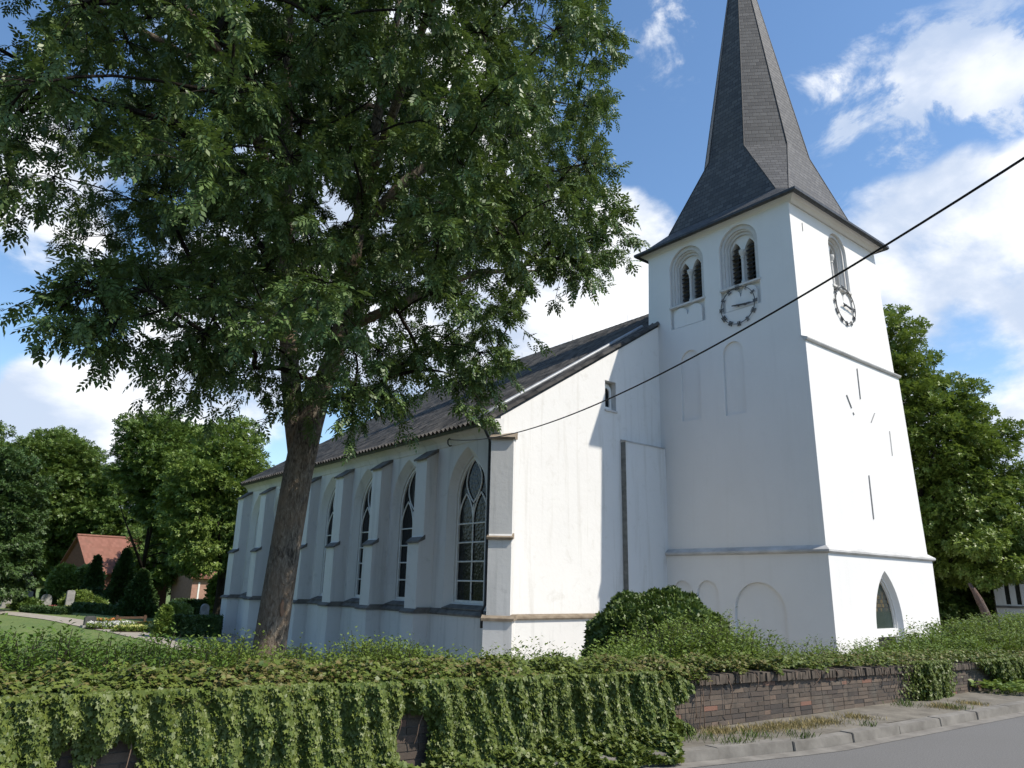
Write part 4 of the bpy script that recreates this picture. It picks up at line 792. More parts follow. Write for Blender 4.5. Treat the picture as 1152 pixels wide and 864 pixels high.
ASH = [(-18.5,0.7,13.7),(-20.8,0.9,9.8),(-22.9,1.7,12.1),(-22.8,3.9,10.2),(-19.6,-1.1,12.5),(-23.7,4.9,12.0),(-15.3,-1.4,9.0),(-13.5,0.0,14.9),(-18.7,2.7,7.0),(-20.2,2.2,18.3),(-10.4,2.1,11.0),(-21.4,-3.4,8.7),(-16.5,4.3,9.6),(-18.7,0.6,8.3),(-20.9,-4.1,11.2),(-11.3,1.7,12.1),(-12.8,0.6,10.2),(-14.2,3.4,12.5),(-16.8,2.5,17.1),(-19.1,7.8,12.0),(-16.6,-3.1,15.6),(-17.5,6.1,16.8),(-15.8,4.1,16.8),(-17.3,3.3,11.8),(-24.1,-1.2,10.8),(-14.9,-1.6,14.3),(-20.6,7.4,10.7),(-16.3,-1.7,7.7),(-14.5,0.6,18.1),(-22.9,0.1,14.6),(-19.1,-2.0,16.2),(-16.2,1.8,14.5),(-20.2,2.5,11.6),(-16.9,0.9,8.0),(-14.7,0.6,10.0),(-23.7,2.3,10.0),(-19.8,-0.7,14.2),(-16.6,5.6,8.3),(-19.9,6.0,11.6),(-15.6,2.0,18.1),(-17.1,-4.7,8.5),(-16.8,0.4,12.7),(-18.1,-2.7,13.1),(-12.8,4.1,11.7),(-17.4,1.1,11.7),(-12.9,2.6,10.0),(-11.0,1.3,13.9),(-23.6,0.3,10.5),(-18.6,1.5,13.0),(-13.6,-2.9,13.1),(-17.0,1.5,13.6),(-19.4,2.3,10.6),(-19.3,4.7,17.2),(-17.4,-4.3,15.6),(-16.5,-3.6,7.3),(-15.3,-3.0,10.6),(-22.1,0.8,16.3),(-19.4,3.7,11.0),(-22.6,-1.6,10.7),(-16.4,0.8,16.1),(-13.7,0.3,9.4),(-20.3,-1.4,8.1),(-10.4,0.3,10.0),(-21.5,0.9,11.2),(-16.3,-5.0,11.2),(-20.1,-0.8,10.9),(-18.2,-2.7,4.9),(-18.8,1.3,10.4),(-14.9,2.0,13.6),(-19.1,-3.7,12.5),(-17.3,2.5,10.1),(-17.5,7.7,10.4),(-17.9,1.9,9.5),(-14.3,-2.4,14.1),(-20.9,-3.9,6.3),(-22.1,-0.1,12.6),(-17.5,-1.2,7.8),(-22.0,-3.1,12.1),(-19.4,2.1,14.2),(-12.5,-1.7,11.0),(-20.6,4.3,16.0),(-12.0,4.9,14.1),(-18.6,2.7,14.0),(-21.4,3.1,10.5),(-16.4,0.5,9.6),(-18.4,0.3,16.9),(-14.5,2.7,10.7),(-18.9,2.4,19.5),(-23.8,0.3,8.4),(-12.7,-1.1,16.5),(-20.3,4.8,6.9),(-23.4,4.3,14.2),(-19.4,-2.7,15.3),(-17.8,-0.2,10.8),(-16.0,-2.8,13.2),(-16.3,4.4,7.6),(-14.7,0.3,6.7),(-20.6,-0.1,13.6),(-16.8,-3.7,10.6),(-17.1,1.5,7.2),(-17.2,7.6,13.4),(-15.3,4.6,7.8),(-18.4,4.9,14.1),(-16.5,1.6,9.3),(-16.1,-1.1,15.6),(-18.4,3.9,10.6),(-19.9,-1.7,9.3),(-14.7,4.4,10.7),(-16.8,-1.4,9.4),(-15.6,3.0,12.6),(-14.3,-0.4,10.6),(-21.7,-1.5,11.4),(-21.0,-5.6,9.3),(-16.2,4.2,14.8),(-17.7,3.1,8.8),(-15.0,2.3,8.4),(-14.8,2.8,15.0),(-17.2,6.6,9.1),(-15.6,1.3,7.7),(-14.9,5.9,13.6),(-19.7,3.2,18.9),(-24.5,1.2,11.8),(-20.2,2.4,13.5),(-13.2,4.5,15.0),(-11.1,3.1,13.0),(-16.8,3.1,13.2),(-13.1,6.1,14.3),(-22.2,-1.9,9.2),(-19.9,3.1,8.8),(-14.5,-3.0,15.5),(-22.4,-4.8,11.7),(-19.5,4.7,13.1),(-24.4,0.7,9.5),(-15.6,6.5,10.7),(-18.2,-0.9,12.9),(-17.8,-1.2,11.9),(-13.7,2.7,16.2),(-19.8,-0.4,11.8),(-19.2,-0.1,14.8),(-18.0,-3.0,9.6),(-22.1,-0.9,13.2),(-14.3,-1.9,9.9),(-18.9,-1.5,9.1),(-24.2,2.2,8.9),(-15.4,4.0,8.7),(-21.2,-5.0,8.2),(-18.1,6.5,12.8),(-24.5,-1.8,12.3),(-17.2,-3.2,5.9),(-23.6,0.7,16.1),(-21.9,3.5,17.2),(-21.5,-0.8,9.7),(-21.1,1.3,15.0),(-17.7,2.1,17.8),(-19.5,-0.9,6.7),(-15.1,1.8,6.6),(-13.6,1.6,12.1),(-20.6,-3.5,7.6),(-18.2,2.2,15.2),(-14.6,5.9,9.2),(-16.3,6.1,17.2),(-16.5,5.8,12.5),(-19.6,-3.9,9.0),(-12.8,6.4,11.4),(-18.5,-3.0,11.8),(-19.3,-1.5,10.2),(-19.3,7.6,11.0),(-14.8,-2.1,11.3),(-15.4,-1.7,12.7),(-14.0,3.4,15.1),(-12.3,0.8,13.2),(-18.7,2.9,9.9),(-21.8,2.5,12.4),(-18.8,-5.3,13.4),(-17.8,1.4,10.9),(-15.3,-0.8,14.7),(-15.6,-0.5,11.9),(-16.4,8.3,9.8),(-17.8,-4.1,12.1),(-14.8,1.4,12.0),(-22.5,-2.1,11.9),(-23.1,-3.3,12.7),(-20.9,-4.3,13.7),(-19.6,-0.6,9.5),(-21.4,2.6,16.8),(-19.4,0.3,10.4),(-14.0,-0.5,8.6),(-16.6,5.2,16.1),(-21.0,-1.6,15.1),(-13.9,0.8,15.3),(-24.8,-0.7,11.4),(-18.1,0.0,12.2),(-18.4,1.6,11.9),(-18.1,6.0,9.6),(-19.8,4.5,14.3),(-19.9,1.1,12.9),(-18.4,-6.4,11.8),(-18.6,6.2,8.7),(-15.5,8.0,11.0),(-10.9,3.0,9.4),(-12.3,-0.4,10.7),(-16.2,2.4,8.1),(-15.3,0.9,11.1),(-16.4,-5.1,12.5),(-19.1,0.5,7.3),(-12.9,-2.4,14.0),(-13.8,2.3,15.1),(-15.1,-2.9,18.0),(-13.6,-0.4,12.0),(-19.9,2.7,15.9),(-23.8,-0.9,14.9),(-14.2,-3.3,11.1),(-19.2,1.8,7.1),(-20.3,4.1,13.0),(-20.9,-2.6,13.2),(-20.0,1.8,8.3),(-15.0,0.7,16.0),(-22.7,3.6,14.4),(-21.4,0.3,17.9),(-19.7,7.0,12.7),(-15.3,6.1,16.9),(-12.0,-1.1,13.2),(-17.7,-2.2,10.9),(-16.1,1.3,10.2),(-18.7,-2.7,17.6),(-19.7,-3.5,7.1),(-18.9,-5.8,9.6),(-17.4,-3.5,8.7),(-13.2,1.3,7.8),(-11.9,2.0,15.6),(-20.0,-2.5,5.2),(-14.5,-0.6,17.9),(-16.3,0.6,18.2),(-14.2,0.6,8.3),(-13.7,7.2,11.9),(-20.3,-4.9,12.9),(-18.8,2.2,9.1),(-15.8,1.9,12.7),(-19.9,-1.9,11.7),(-16.5,2.1,11.0),(-13.7,1.3,13.8),(-15.9,-3.3,8.4),(-19.1,-0.3,8.3),(-17.2,-4.1,13.8),(-21.9,2.1,8.5),(-17.0,-1.3,17.2),(-17.8,-5.2,7.9),(-23.6,-2.8,8.8),(-12.4,5.4,11.3),(-20.7,4.1,8.5),(-15.2,3.8,15.1),(-24.0,-0.4,13.7),(-20.7,3.7,15.1),(-23.5,1.9,14.7),(-20.0,5.2,9.9),(-21.9,-0.3,11.5),(-23.1,0.5,9.3),(-22.5,-3.2,7.0),(-19.3,4.6,12.1),(-12.4,-0.0,15.2),(-19.3,-3.8,5.2),(-17.5,6.9,7.2),(-15.9,0.9,6.3),(-16.5,7.2,14.9),(-16.6,-0.6,11.4),(-20.3,-0.3,6.1),(-22.2,2.3,15.5),(-20.1,0.1,17.2),(-13.6,-2.0,8.6),(-21.2,3.1,13.7),(-23.7,-1.3,7.1),(-13.2,5.2,15.8),(-21.1,4.2,10.8),(-16.5,-5.2,9.8),(-18.4,-5.0,11.8),(-17.6,-1.3,13.9),(-21.3,-0.3,16.8),(-23.1,-3.7,9.2),(-15.3,-1.9,15.4),(-15.8,6.7,12.3),(-14.3,-1.0,13.1),(-14.2,6.4,11.4),(-20.6,1.0,17.6),(-19.5,6.3,14.7),(-22.0,1.7,17.6),(-12.4,1.5,14.0),(-11.6,0.2,12.4),(-18.0,6.5,11.8),(-13.2,3.7,10.3),(-19.6,-1.9,13.5),(-18.0,3.6,6.6),(-22.2,3.0,16.3),(-13.9,5.2,10.7),(-15.4,-4.3,7.7),(-20.0,3.8,16.9),(-20.5,2.4,15.0),(-19.2,1.1,9.1),(-13.0,-0.7,9.6),(-17.8,-1.2,16.0),(-16.1,-3.9,15.1),(-19.7,6.9,9.0),(-19.2,-4.7,15.9),(-15.5,5.2,10.3),(-14.4,7.4,10.2),(-18.0,3.8,12.9),(-12.0,2.0,7.4),(-21.9,0.3,14.0),(-15.9,-1.1,17.4),(-20.4,5.1,12.2),(-14.5,3.9,17.9),(-18.4,-2.4,8.3),(-15.8,0.8,13.0),(-17.5,-2.3,6.1),(-16.6,4.7,17.7),(-13.8,3.0,11.5),(-17.9,-1.0,9.4),(-16.7,-2.9,14.0),(-20.0,-5.9,12.5),(-21.8,4.6,16.7),(-21.6,0.1,15.3),(-12.1,3.5,13.8),(-12.7,-0.2,13.6),(-15.4,-0.5,16.0),(-21.4,-3.6,10.0),(-13.9,-2.7,7.7),(-18.3,4.7,8.9),(-14.0,0.5,16.8),(-19.7,4.0,9.9),(-20.6,-1.4,10.1),(-19.8,-1.1,16.9),(-16.0,2.5,9.2),(-14.9,5.0,14.9),(-15.2,-0.3,9.1),(-18.5,2.7,12.7),(-11.1,1.6,15.1),(-18.7,-4.7,9.2),(-21.1,-2.1,7.8),(-19.8,-0.1,18.2),(-16.3,7.3,10.9),(-18.6,5.3,10.6),(-24.8,0.8,10.7),(-16.9,5.4,9.5),(-15.2,0.4,13.9),(-14.0,4.4,14.3),(-22.3,3.9,15.5),(-19.8,-4.9,11.7),(-20.2,1.7,16.8),(-19.7,5.4,15.3),(-17.5,-4.1,7.8),(-14.0,2.8,13.5),(-18.7,3.1,16.2),(-19.2,-2.9,6.4),(-18.1,3.5,17.5),(-14.2,3.3,9.2),(-16.6,1.6,12.1),(-13.2,1.8,16.9),(-17.3,0.0,7.1),(-19.5,7.7,13.4),(-21.6,5.9,11.6),(-22.0,3.4,12.8),(-19.9,0.4,15.7),(-21.0,-2.2,16.4),(-10.3,1.0,12.6),(-17.1,3.1,14.2),(-23.2,-2.6,14.8),(-17.1,1.1,15.3),(-22.6,6.4,11.6),(-16.9,3.7,7.8),(-22.4,-1.7,7.9),(-20.4,2.9,17.7),(-16.1,-0.2,8.1),(-14.3,4.9,6.6),(-18.6,-1.9,6.2),(-16.8,-1.9,15.6),(-12.5,2.9,15.0),(-15.2,-2.9,7.4),(-17.8,-0.3,15.3),(-16.8,-0.7,12.6),(-17.6,-3.8,16.5),(-16.5,1.5,16.8),(-14.0,1.2,9.4),(-19.3,-3.1,13.4),(-12.4,2.1,11.1),(-18.5,7.1,9.8),(-18.2,-5.2,10.9),(-18.5,1.5,17.7),(-23.9,2.8,10.9),(-17.1,-0.1,17.8),(-10.6,3.2,11.9),(-23.9,4.6,10.4),(-15.8,-2.7,9.5),(-15.8,-2.3,14.2),(-16.7,-3.0,16.8),(-17.5,5.7,12.2),(-22.1,4.1,12.0),(-14.5,5.0,12.8),(-15.0,-2.8,8.6),(-22.3,1.3,13.1),(-20.2,-3.9,15.2),(-24.7,-0.5,10.3),(-16.8,3.5,18.1),(-17.6,2.4,13.1),(-22.3,-1.7,16.0),(-17.5,-6.0,11.6),(-15.9,6.4,13.7),(-19.1,1.0,19.3),(-21.7,-4.4,13.0),(-17.9,2.3,8.0),(-12.4,2.9,11.9),(-11.5,3.3,14.8),(-13.3,-0.7,17.6),(-16.8,5.3,14.9),(-10.8,-0.3,12.0),(-18.7,1.5,15.8),(-21.0,6.5,12.6),(-15.8,1.3,8.8),(-18.9,-2.0,11.0),(-18.0,-4.4,14.5),(-22.1,-1.2,14.8),(-14.3,1.8,10.6),(-17.7,-4.6,6.5),(-18.1,5.6,7.8),(-22.6,-1.4,14.0),(-20.9,1.3,6.8),(-13.4,1.2,10.7),(-18.0,5.2,16.6),(-17.7,-6.0,12.5),(-13.0,5.2,12.5),(-19.0,-3.3,16.3),(-21.5,2.2,14.8),(-13.2,-3.1,8.9),(-13.0,-2.6,13.2),(-13.5,-2.8,9.9),(-14.1,-3.0,7.6),(-13.4,-2.9,8.3),(-15.3,-1.9,5.7),(-15.6,-1.7,5.2),(-16.7,-0.5,4.9),(-19.7,-0.9,4.8),(-19.9,-1.4,5.1),(-21.1,-1.6,4.9),(-21.5,-1.8,5.3),(-22.6,-2.0,6.4),(-22.8,-1.0,7.4),(-17.2,-0.8,4.6),(-14.5,-2.6,7.4),(-15.3,-2.2,6.4),(-13.4,-2.6,11.4),(-21.4,-1.5,5.3),(-20.7,-1.2,5.6),(-18.6,-0.2,5.5),(-18.6,0.3,5.2),(-15.8,-1.2,5.9),(-16.1,-0.8,5.7),(-17.7,-0.0,5.1)]
ash()

# ---------------------------------------------------------------- background trees
broad_tree('dark_tree', 'dark feathery evergreen tree at the far left edge behind the lawn', (-17.6, 51.), 2.2, .3, [((-18.6, 50.5, 6.2), (2.6, 2.6, 4.2)), ((-19.4, 50.3, 3.2), (3.4, 3.2, 3.4)), ((-17.2, 50.6, 2.6), (1.7, 1.8, 2.6))], .95, 62, .36, M_NEEDLE, M_BARK2, 41, .85, droop=.3)
broad_tree('broadleaf_tree', 'broad round crowned green tree behind the small red roofed house', (-11.4, 87.), 4., .45, [((-11.8, 86.0, 10.3), (6.2, 5.0, 7.4)), ((-8.2, 87.0, 7.0), (4.6, 4.0, 6.)), ((-16.2, 86., 8.6), (5.2, 4.5, 7.4))], 1.25, 66, .50, M_LEAF_C, M_BARK2, 42, 1.15)
broad_tree('walnut_tree', 'large dark green tree with bare low limbs between lawn and nave', (-8.4, 51.), 3.6, .2, [((-9.0, 50.6, 11.0), (2.7, 2.8, 3.5)), ((-6.5, 51., 9.4), (3.0, 3.0, 4.6)), ((-6.4, 51., 6.8), (2.0, 2.2, 2.3)), ((-7.9, 51., 7.0), (1.3, 1.6, 1.9)), ((-4.6, 50.5, 5.2), (2.6, 2.8, 3.2))], 1.05, 66, .40, M_LEAF_A, M_BARK2, 43, .95)
broad_tree('maple_tree', 'yellow green leafy tree in sunlight tucked against the far nave end', (-5.4, 41.5), 3.0, .3, [((-6.2, 40.5, 8.2), (2.5, 2.6, 4.4)), ((-8.1, 40.2, 7.2), (2.0, 2.0, 3.6)), ((-5.0, 40.8, 4.6), (2.4, 2.4, 2.8)), ((-7.4, 40., 4.2), (1.6, 1.6, 2.)) ], .95, 60, .36, M_LEAF_B, M_BARK2, 44, .85)
broad_tree('lime_tree', 'tall pale tree top rising at the extreme left above the dark evergreen', (-21.5, 80.), 5., .4, [((-21.0, 79., 11.5), (4.4, 4.2, 6.4)), ((-22., 79., 6.), (4.5, 4.2, 5.))], 1.4, 60, .5, M_LEAF_C, M_BARK2, 45, 1.2)
broad_tree('shade_tree', 'dark tree in the gap beneath the walnut, deep in shade', (-1.5, 66.), 3., .35, [((1.0, 67., 5.2), (4.5, 4., 5.4)), ((-3.4, 68., 3.6), (2.6, 2.6, 3.6)), ((3.5, 66., 4.), (4., 3., 4.))], 1.25, 60, .48, M_LEAF_A, M_BARK2, 46, 1.1)
broad_tree('backdrop_tree', 'dark tree rising directly behind the right end of the red roofed house', (-4.6, 83.), 3.5, .35, [((-4.9, 82., 7.6), (4.4, 3.4, 6.4)), ((-1.0, 83., 5.5), (3.8, 3.2, 5.2))], 1.3, 56, .48, M_LEAF_A, M_BARK2, 56, 1.1)
broad_tree('plane_tree', 'big bright green tree spreading out from behind the right side of the tower', (18.5, 5.5), 3.2, .42, [((19.2, 5.6, 13.2), (2.3, 2.3, 4.2)), ((20.0, 3.7, 9.3), (2.7, 2.8, 4.0)), ((21.1, 1.8, 7.2), (1.8, 1.9, 2.8)), ((20.6, 3.2, 4.8), (3.2, 3.0, 2.6)), ((21.6, .6, 4.3), (1.7, 2.0, 1.5)), ((21.6, 1.3, 9.4), (1.0, 1.0, 1.2)), ((20.3, 3.6, 12.2), (1.3, 1.4, 1.5)), ((17.5, 1.2, 3.3), (1.5, 1.5, 1.1)), ((19.3, -.2, 3.9), (1.7, 1.6, 1.2))], .95, 64, .34, M_LEAF_D, M_BARK2, 47, .78)
broad_tree('chestnut_tree', 'dark low tree filling the gap right of the tower base', (26., 7.5), 2.2, .3, [((26., 7.0, 4.2), (3.6, 3.6, 4.4)), ((27.5, 4.8, 2.2), (2.6, 2.4, 2.8)), ((23.5, 8., 2.4), (2.8, 2.6, 3.))], 1.1, 60, .4, M_LEAF_A, M_BARK2, 48, .95)
broad_tree('sky_block_tree', 'unseen tree added left of the lawn to block sky light from the nave side', (-33.0, 13.), 3.0, .35, [((-33., 13., 8.6), (4.6, 4.6, 5.4)), ((-32.5, 14.5, 5.), (4.4, 4.4, 3.2))], 1.3, 46, .42, M_LEAF_A, M_BARK2, 49, 1.1)  # out of view, added to dim the sky light on the nave side
broad_tree('sky_block_tree', 'second unseen tree added to block sky light, beyond the nearer one', (-33.0, 30.), 3.0, .35, [((-33., 30., 8.6), (4.6, 4.6, 5.6)), ((-32.5, 29., 5.), (4.4, 4.4, 3.4))], 1.3, 46, .42, M_LEAF_C, M_BARK2, 50, 1.1)  # also out of view, added to screen the nave side from the sky
def leaning():
    t = thing('leaning_trunk', 'pale peeling tree stump leaning left beneath the bright tree right of the tower', 'tree stump', (15.25, .78, -1.1))
    MB().tube([(15.3, .70, -1.2), (15.22, .85, .6), (15.12, 1.05, 1.4), (15.03, 1.2, 1.9)], [.22, .18, .14, .07], 12).build('trunk', M_BIRCH, t, smooth=True)
    MB().tube([(15.12, 1.05, 1.2), (15.4, 1.3, 1.7), (15.5, 1.5, 2.1)], [.13, .10, .07], 8).build('branch_stub', M_BIRCH, t, smooth=True)
leaning()
def conifer(name, label, x, y, h, r, seed, mat=M_NEEDLE, group=None, cat='conifer', dens=900, size=.28, shape=.8):
    z = at(x, y); rg = np.random.default_rng(seed); t = thing(name, label, cat, (x, y, z), group)
    MB().tube([(x, y, z - .2), (x, y, z + h * .92)], [.05 + .02 * h, .02], 8).build('trunk', M_BARK2, t)
    n = int(dens * h * r); f = rg.random(n) ** 1.15; a = rg.random(n) * 2 * pi; rr = r * ((1 - f) ** shape * .95 + .05) * (.35 + .65 * rg.random(n) ** .5) * (1 + .18 * np.sin(a * 3 + f * 14 + seed))
    P = np.stack([x + rr * np.cos(a), y + rr * np.sin(a), z + .08 + h * f * .96], -1); o = np.stack([np.cos(a), np.sin(a), .5 + .6 * rg.random(n)], -1)
    leaves('foliage', P, o + rg.normal(0, .3, P.shape), np.stack([np.cos(a), np.sin(a), .8 * np.ones(n)], -1) + rg.normal(0, .4, P.shape), size * (.6 + .7 * rg.random(n)), T_TUFT, mat, t)
    return t
G1 = 'small conifers in front of the red roofed house'
conifer('small_conifer', 'slim pointed dark conifer before the red tiled roof', -10.6, 57., 4.2, .95, 51, group=G1)
conifer('small_conifer', 'taller dark conifer covering the right half of the red tiled roof', -8.9, 55., 5.0, 1.2, 52, group=G1)
conifer('small_conifer', 'short bushy conifer under the dark walnut tree', -8.7, 49.4, 3.3, 1.5, 53, group=G1)

def bush(name, label, cat, c, r, n, size, mat, seed, tmpl=T_TUFT, group=None, stems=6, rough=.16, top_bias=0., shell=.62):
    x, y, zc = c; z = at(x, y); t = thing(name, label, cat, (x, y, z), group); rg = np.random.default_rng(seed)
    mb = MB()
    for k in range(stems):
        a = k * 2.4 + seed; mb.tube([(x + .08 * cos(a), y + .08 * sin(a), z - .1), (x + .35 * r[0] * cos(a), y + .35 * r[1] * sin(a), (z + zc) / 2), (x + .6 * r[0] * cos(a), y + .6 * r[1] * sin(a), zc + .3 * r[2])], [.03, .022, .01], 5)
    mb.build('stems', M_TWIG, t)
    q = unit(rg.normal(size=(n, 3))); q[:, 2] = np.where(q[:, 2] < -.75, -q[:, 2], q[:, 2]); k = (shell + (1 - shell) * rg.random((n, 1)) ** .5) * (1 + rough * wob(q * 2.6, seed, 1.5) + rough * .6 * wob(q * 7., seed + 3, 1.5))[:, None]
    P = np.array(c) + q * k * np.array(r); P[:, 2] = np.maximum(P[:, 2], z + .02)
    leaves('foliage', P, unit(q * .8 + np.array((0, 0, .3))) + rg.normal(0, .45, P.shape), q + np.array((0, 0, .5)) + rg.normal(0, .45, P.shape), size * (.6 + .8 * rg.random(n)), tmpl, mat, t)
    return t
bush('round_shrub', 'pale bright green round shrub left of the house gable', 'shrub', (-12.2, 60.6, 1.0), (1.0, 1.0, 1.3), 900, .36, M_LEAF_B, 61)
bush('round_shrub', 'bright green shrub standing under the eaves of the red roofed house', 'shrub', (-10.3, 60.6, .9), (.95, .9, 1.5), 900, .36, M_LEAF_B, 62)
bush('round_shrub', 'bright shrub close to the far corner of the nave', 'shrub', (-3.6, 45.5, .4), (1.3, 1.2, 1.8), 1200, .34, M_LEAF_B, 63)
bush('clipped_ball', 'dark clipped evergreen ball at the grave hedge', 'shrub', (-10.7, 56.0, -.2), (.8, .8, .95), 900, .2, M_NEEDLE, 64)
bush('clipped_ball', 'lime green low ball bush in front of the dark clipped one', 'shrub', (-10.75, 53.4, -.55), (.75, .75, .6), 800, .18, M_LEAF_B, 65)
def clipped_hedge(name, label, a, b, w, h, mat, seed, dens=520, size=.13, cat='hedge', lift=0.):
    a = np.array(a); b = np.array(b); d = b - a; L = np.linalg.norm(d); d = d / L; nrm = np.array((-d[1], d[0])); m = (a + b) / 2; rg = np.random.default_rng(seed)
    t = thing(name, label, cat, (m[0], m[1], at(*m)))
    n = int(dens * L * (w + 2 * h)); s = rg.random(n) * L; side = rg.random(n) * (w + 2 * h); P = np.zeros((n, 3)); Nn = np.zeros((n, 3))
    o = np.where(side < h, -w / 2, np.where(side < h + w, side - h - w / 2, w / 2)); zz = np.where(side < h, side, np.where(side < h + w, h, w + 2 * h - side))
    xy = a[None] + d[None] * s[:, None] + nrm[None] * o[:, None]; P[:, :2] = xy; P[:, 2] = ground_h(P[:, 0], P[:, 1]) + zz; top = (side > h) & (side < h + w)
    Nn[:, :2] = nrm[None] * np.sign(o)[:, None]; Nn[top] = (0, 0, 1); P += Nn * (.04 * wob(P, seed, 2.))[:, None] + rg.normal(0, .03, P.shape)
    endcap = rg.random(n) < w / (L + w) * .7; P[endcap, :2] = np.where(rg.random((endcap.sum(), 1)) < .5, a[None], b[None]) + nrm[None] * ((rg.random((endcap.sum(), 1)) - .5) * w)
    P[endcap, 2] = ground_h(P[endcap, 0], P[endcap, 1]) + rg.random(endcap.sum()) * h
    leaves('foliage', P, rg.normal(size=P.shape) + Nn * .6, Nn + rg.normal(0, .5, P.shape), size * (.7 + .6 * rg.random(n)), T_TUFT, mat, t)
    mb = MB(); q = []
    for z in (-.15, h - .06):
        for u_, v_ in ((0.05, -1), (L - .05, -1), (L - .05, 1), (.05, 1)): p = a + d * u_ + nrm * v_ * (w / 2 - .06); q.append((p[0], p[1], at(*p) + z))
    mb.hexa(q).build('stems', M_TWIG, t)
clipped_hedge('box_hedge', 'low clipped box hedge standing against the far end buttress of the nave', (-11.6, 29.4), (-9.5, 28.2), .8, .95, M_NEEDLE, 71, 900, .10)
clipped_hedge('grave_hedge', 'long dark hedge running below the small red roofed house', (-13.4, 62.), (-5.5, 60.), 1., 1.15, M_LEAF_A, 72, 300, .2)
clipped_hedge('grave_hedge', 'low dark border hedge beside the path, farther left', (-15.9, 48.6), (-13.9, 45.6), .7, .35, M_NEEDLE, 73, 600, .13)
clipped_hedge('grave_hedge', 'low dark border hedge under the lime green ball bush', (-13.0, 48.2), (-10.9, 46.6), .8, .55, M_NEEDLE, 74, 600, .13)
clipped_hedge('shade_hedge', 'tall unlit hedge closing the churchyard beneath the walnut tree', (-6.2, 48.6), (-2.6, 44.0), .9, 1.2, M_NEEDLE, 75, 320, .2)
conifer('column_yew', 'golden green columnar yew at the left end of the box hedge', -12.05, 28.8, 1.45, .42, 54, M_LEAF_B, None, 'conifer', 2600, .16, .28)

# ---------------------------------------------------------------- houses
def red_house():
    RC = np.array((-7.9, 73.)); SH = 1.5; ca, sa = cos(.28), sin(.28)
    def T(mb):
        mb.v = [(SH + RC[0] + (x - RC[0]) * ca - (y - RC[1]) * sa, RC[1] + (x - RC[0]) * sa + (y - RC[1]) * ca, z) for x, y, z in mb.v]; return mb
    t = thing('brick_house', 'small brick house with steep red tiled roof far behind the lawn', 'house', (-8.2, 74., -1.1))
    x0, x1, y0, y1 = -11.2, -3.0, 70.5, 76.5; ze, zr = 2.1, 5.3; zb = -1.5
    # ridge runs along x
    V = [(x0, y0, zb), (x1, y0, zb), (x1, y1, zb), (x0, y1, zb), (x0, y0, ze), (x1, y0, ze), (x1, y1, ze), (x0, y1, ze), (x0, (y0 + y1) / 2, zr), (x1, (y0 + y1) / 2, zr)]
    T(MB().add(V, [(0, 3, 2, 1), (0, 1, 5, 4), (2, 3, 7, 6), (1, 2, 6, 9, 5), (3, 0, 4, 8, 7), (4, 5, 9, 8), (6, 7, 8, 9)])).build('wall', M_REDBRICK, t)
    r = MB(); ym = (y0 + y1) / 2
    r.prism(lambda s, z, d: (d, s, z), [(y0 - .4, ze - .35), (ym, zr + .02), (y1 + .4, ze - .35), (y1 + .4, ze - .2), (ym, zr + .2), (y0 - .4, ze - .2)], x0 - .35, x1 + .3)
    ro = T(r).build('roof', M_REDTILE, t, uvfn=lambda c, n: (c.x * ca + c.y * sa, c.z * 1.4))
    T(MB().tube([(x0 - .36, ym, zr + .2), (x1 + .3, ym, zr + .2)], .13, 8)).build('ridge_tile', M_REDTILE, ro, uvfn=lambda c, n: (c.x, c.z))
    for x in (-8.4, -5.6):
        w = T(MB().box(x - .5, x + .5, y0 - .05, y0 + .1, .1, 1.3)).build('window', M_WHITE, t); T(MB().box(x - .4, x + .4, y0 - .065, y0 - .051, .2, 1.2)).build('pane', M_GLASS, w)
red_house()
def house2():
    t = thing('brick_house', 'pinkish brick house mostly hidden by the dark tree near the nave', 'house', (.5, 63., -1.3))
    x0, x1, y0, y1 = -1.9, 5., 60.4, 67.; ze, zr = 1.9, 4.9; zb = -1.6; ym = (y0 + y1) / 2
    MB().add([(x0, y0, zb), (x1, y0, zb), (x1, y1, zb), (x0, y1, zb), (x0, y0, ze), (x1, y0, ze), (x1, y1, ze), (x0, y1, ze), (x0, ym, zr), (x1, ym, zr)], [(0, 3, 2, 1), (0, 1, 5, 4), (2, 3, 7, 6), (1, 2, 6, 9, 5), (3, 0, 4, 8, 7), (4, 5, 9, 8), (6, 7, 8, 9)]).build('wall', rough_mat('pink_brick', (.30, .17, .13), (.40, .24, .19), 6, .9, .1), t)
    MB().prism(lambda s, z, d: (d, s, z), [(y0 - .4, ze - .35), (ym, zr + .02), (y1 + .4, ze - .35), (y1 + .4, ze - .2), (ym, zr + .2), (y0 - .4, ze - .2)], x0 - .3, x1 + .3).build('roof', M_REDTILE, t, uvfn=lambda c, n: (c.x, c.z * 1.4))
    MB().box(-1.35, -1.2, y0 - .04, y0 + .05, -1.0, 1.2).build('drainpipe', M_WHITE, t)
    w = MB().box(.6, 1.5, y0 - .05, y0 + .05, -.2, 1.2).build('window', M_WHITE, t); MB().box(.7, 1.4, y0 - .065, y0 - .051, -.1, 1.1).build('pane', M_GLASS, w)
house2()
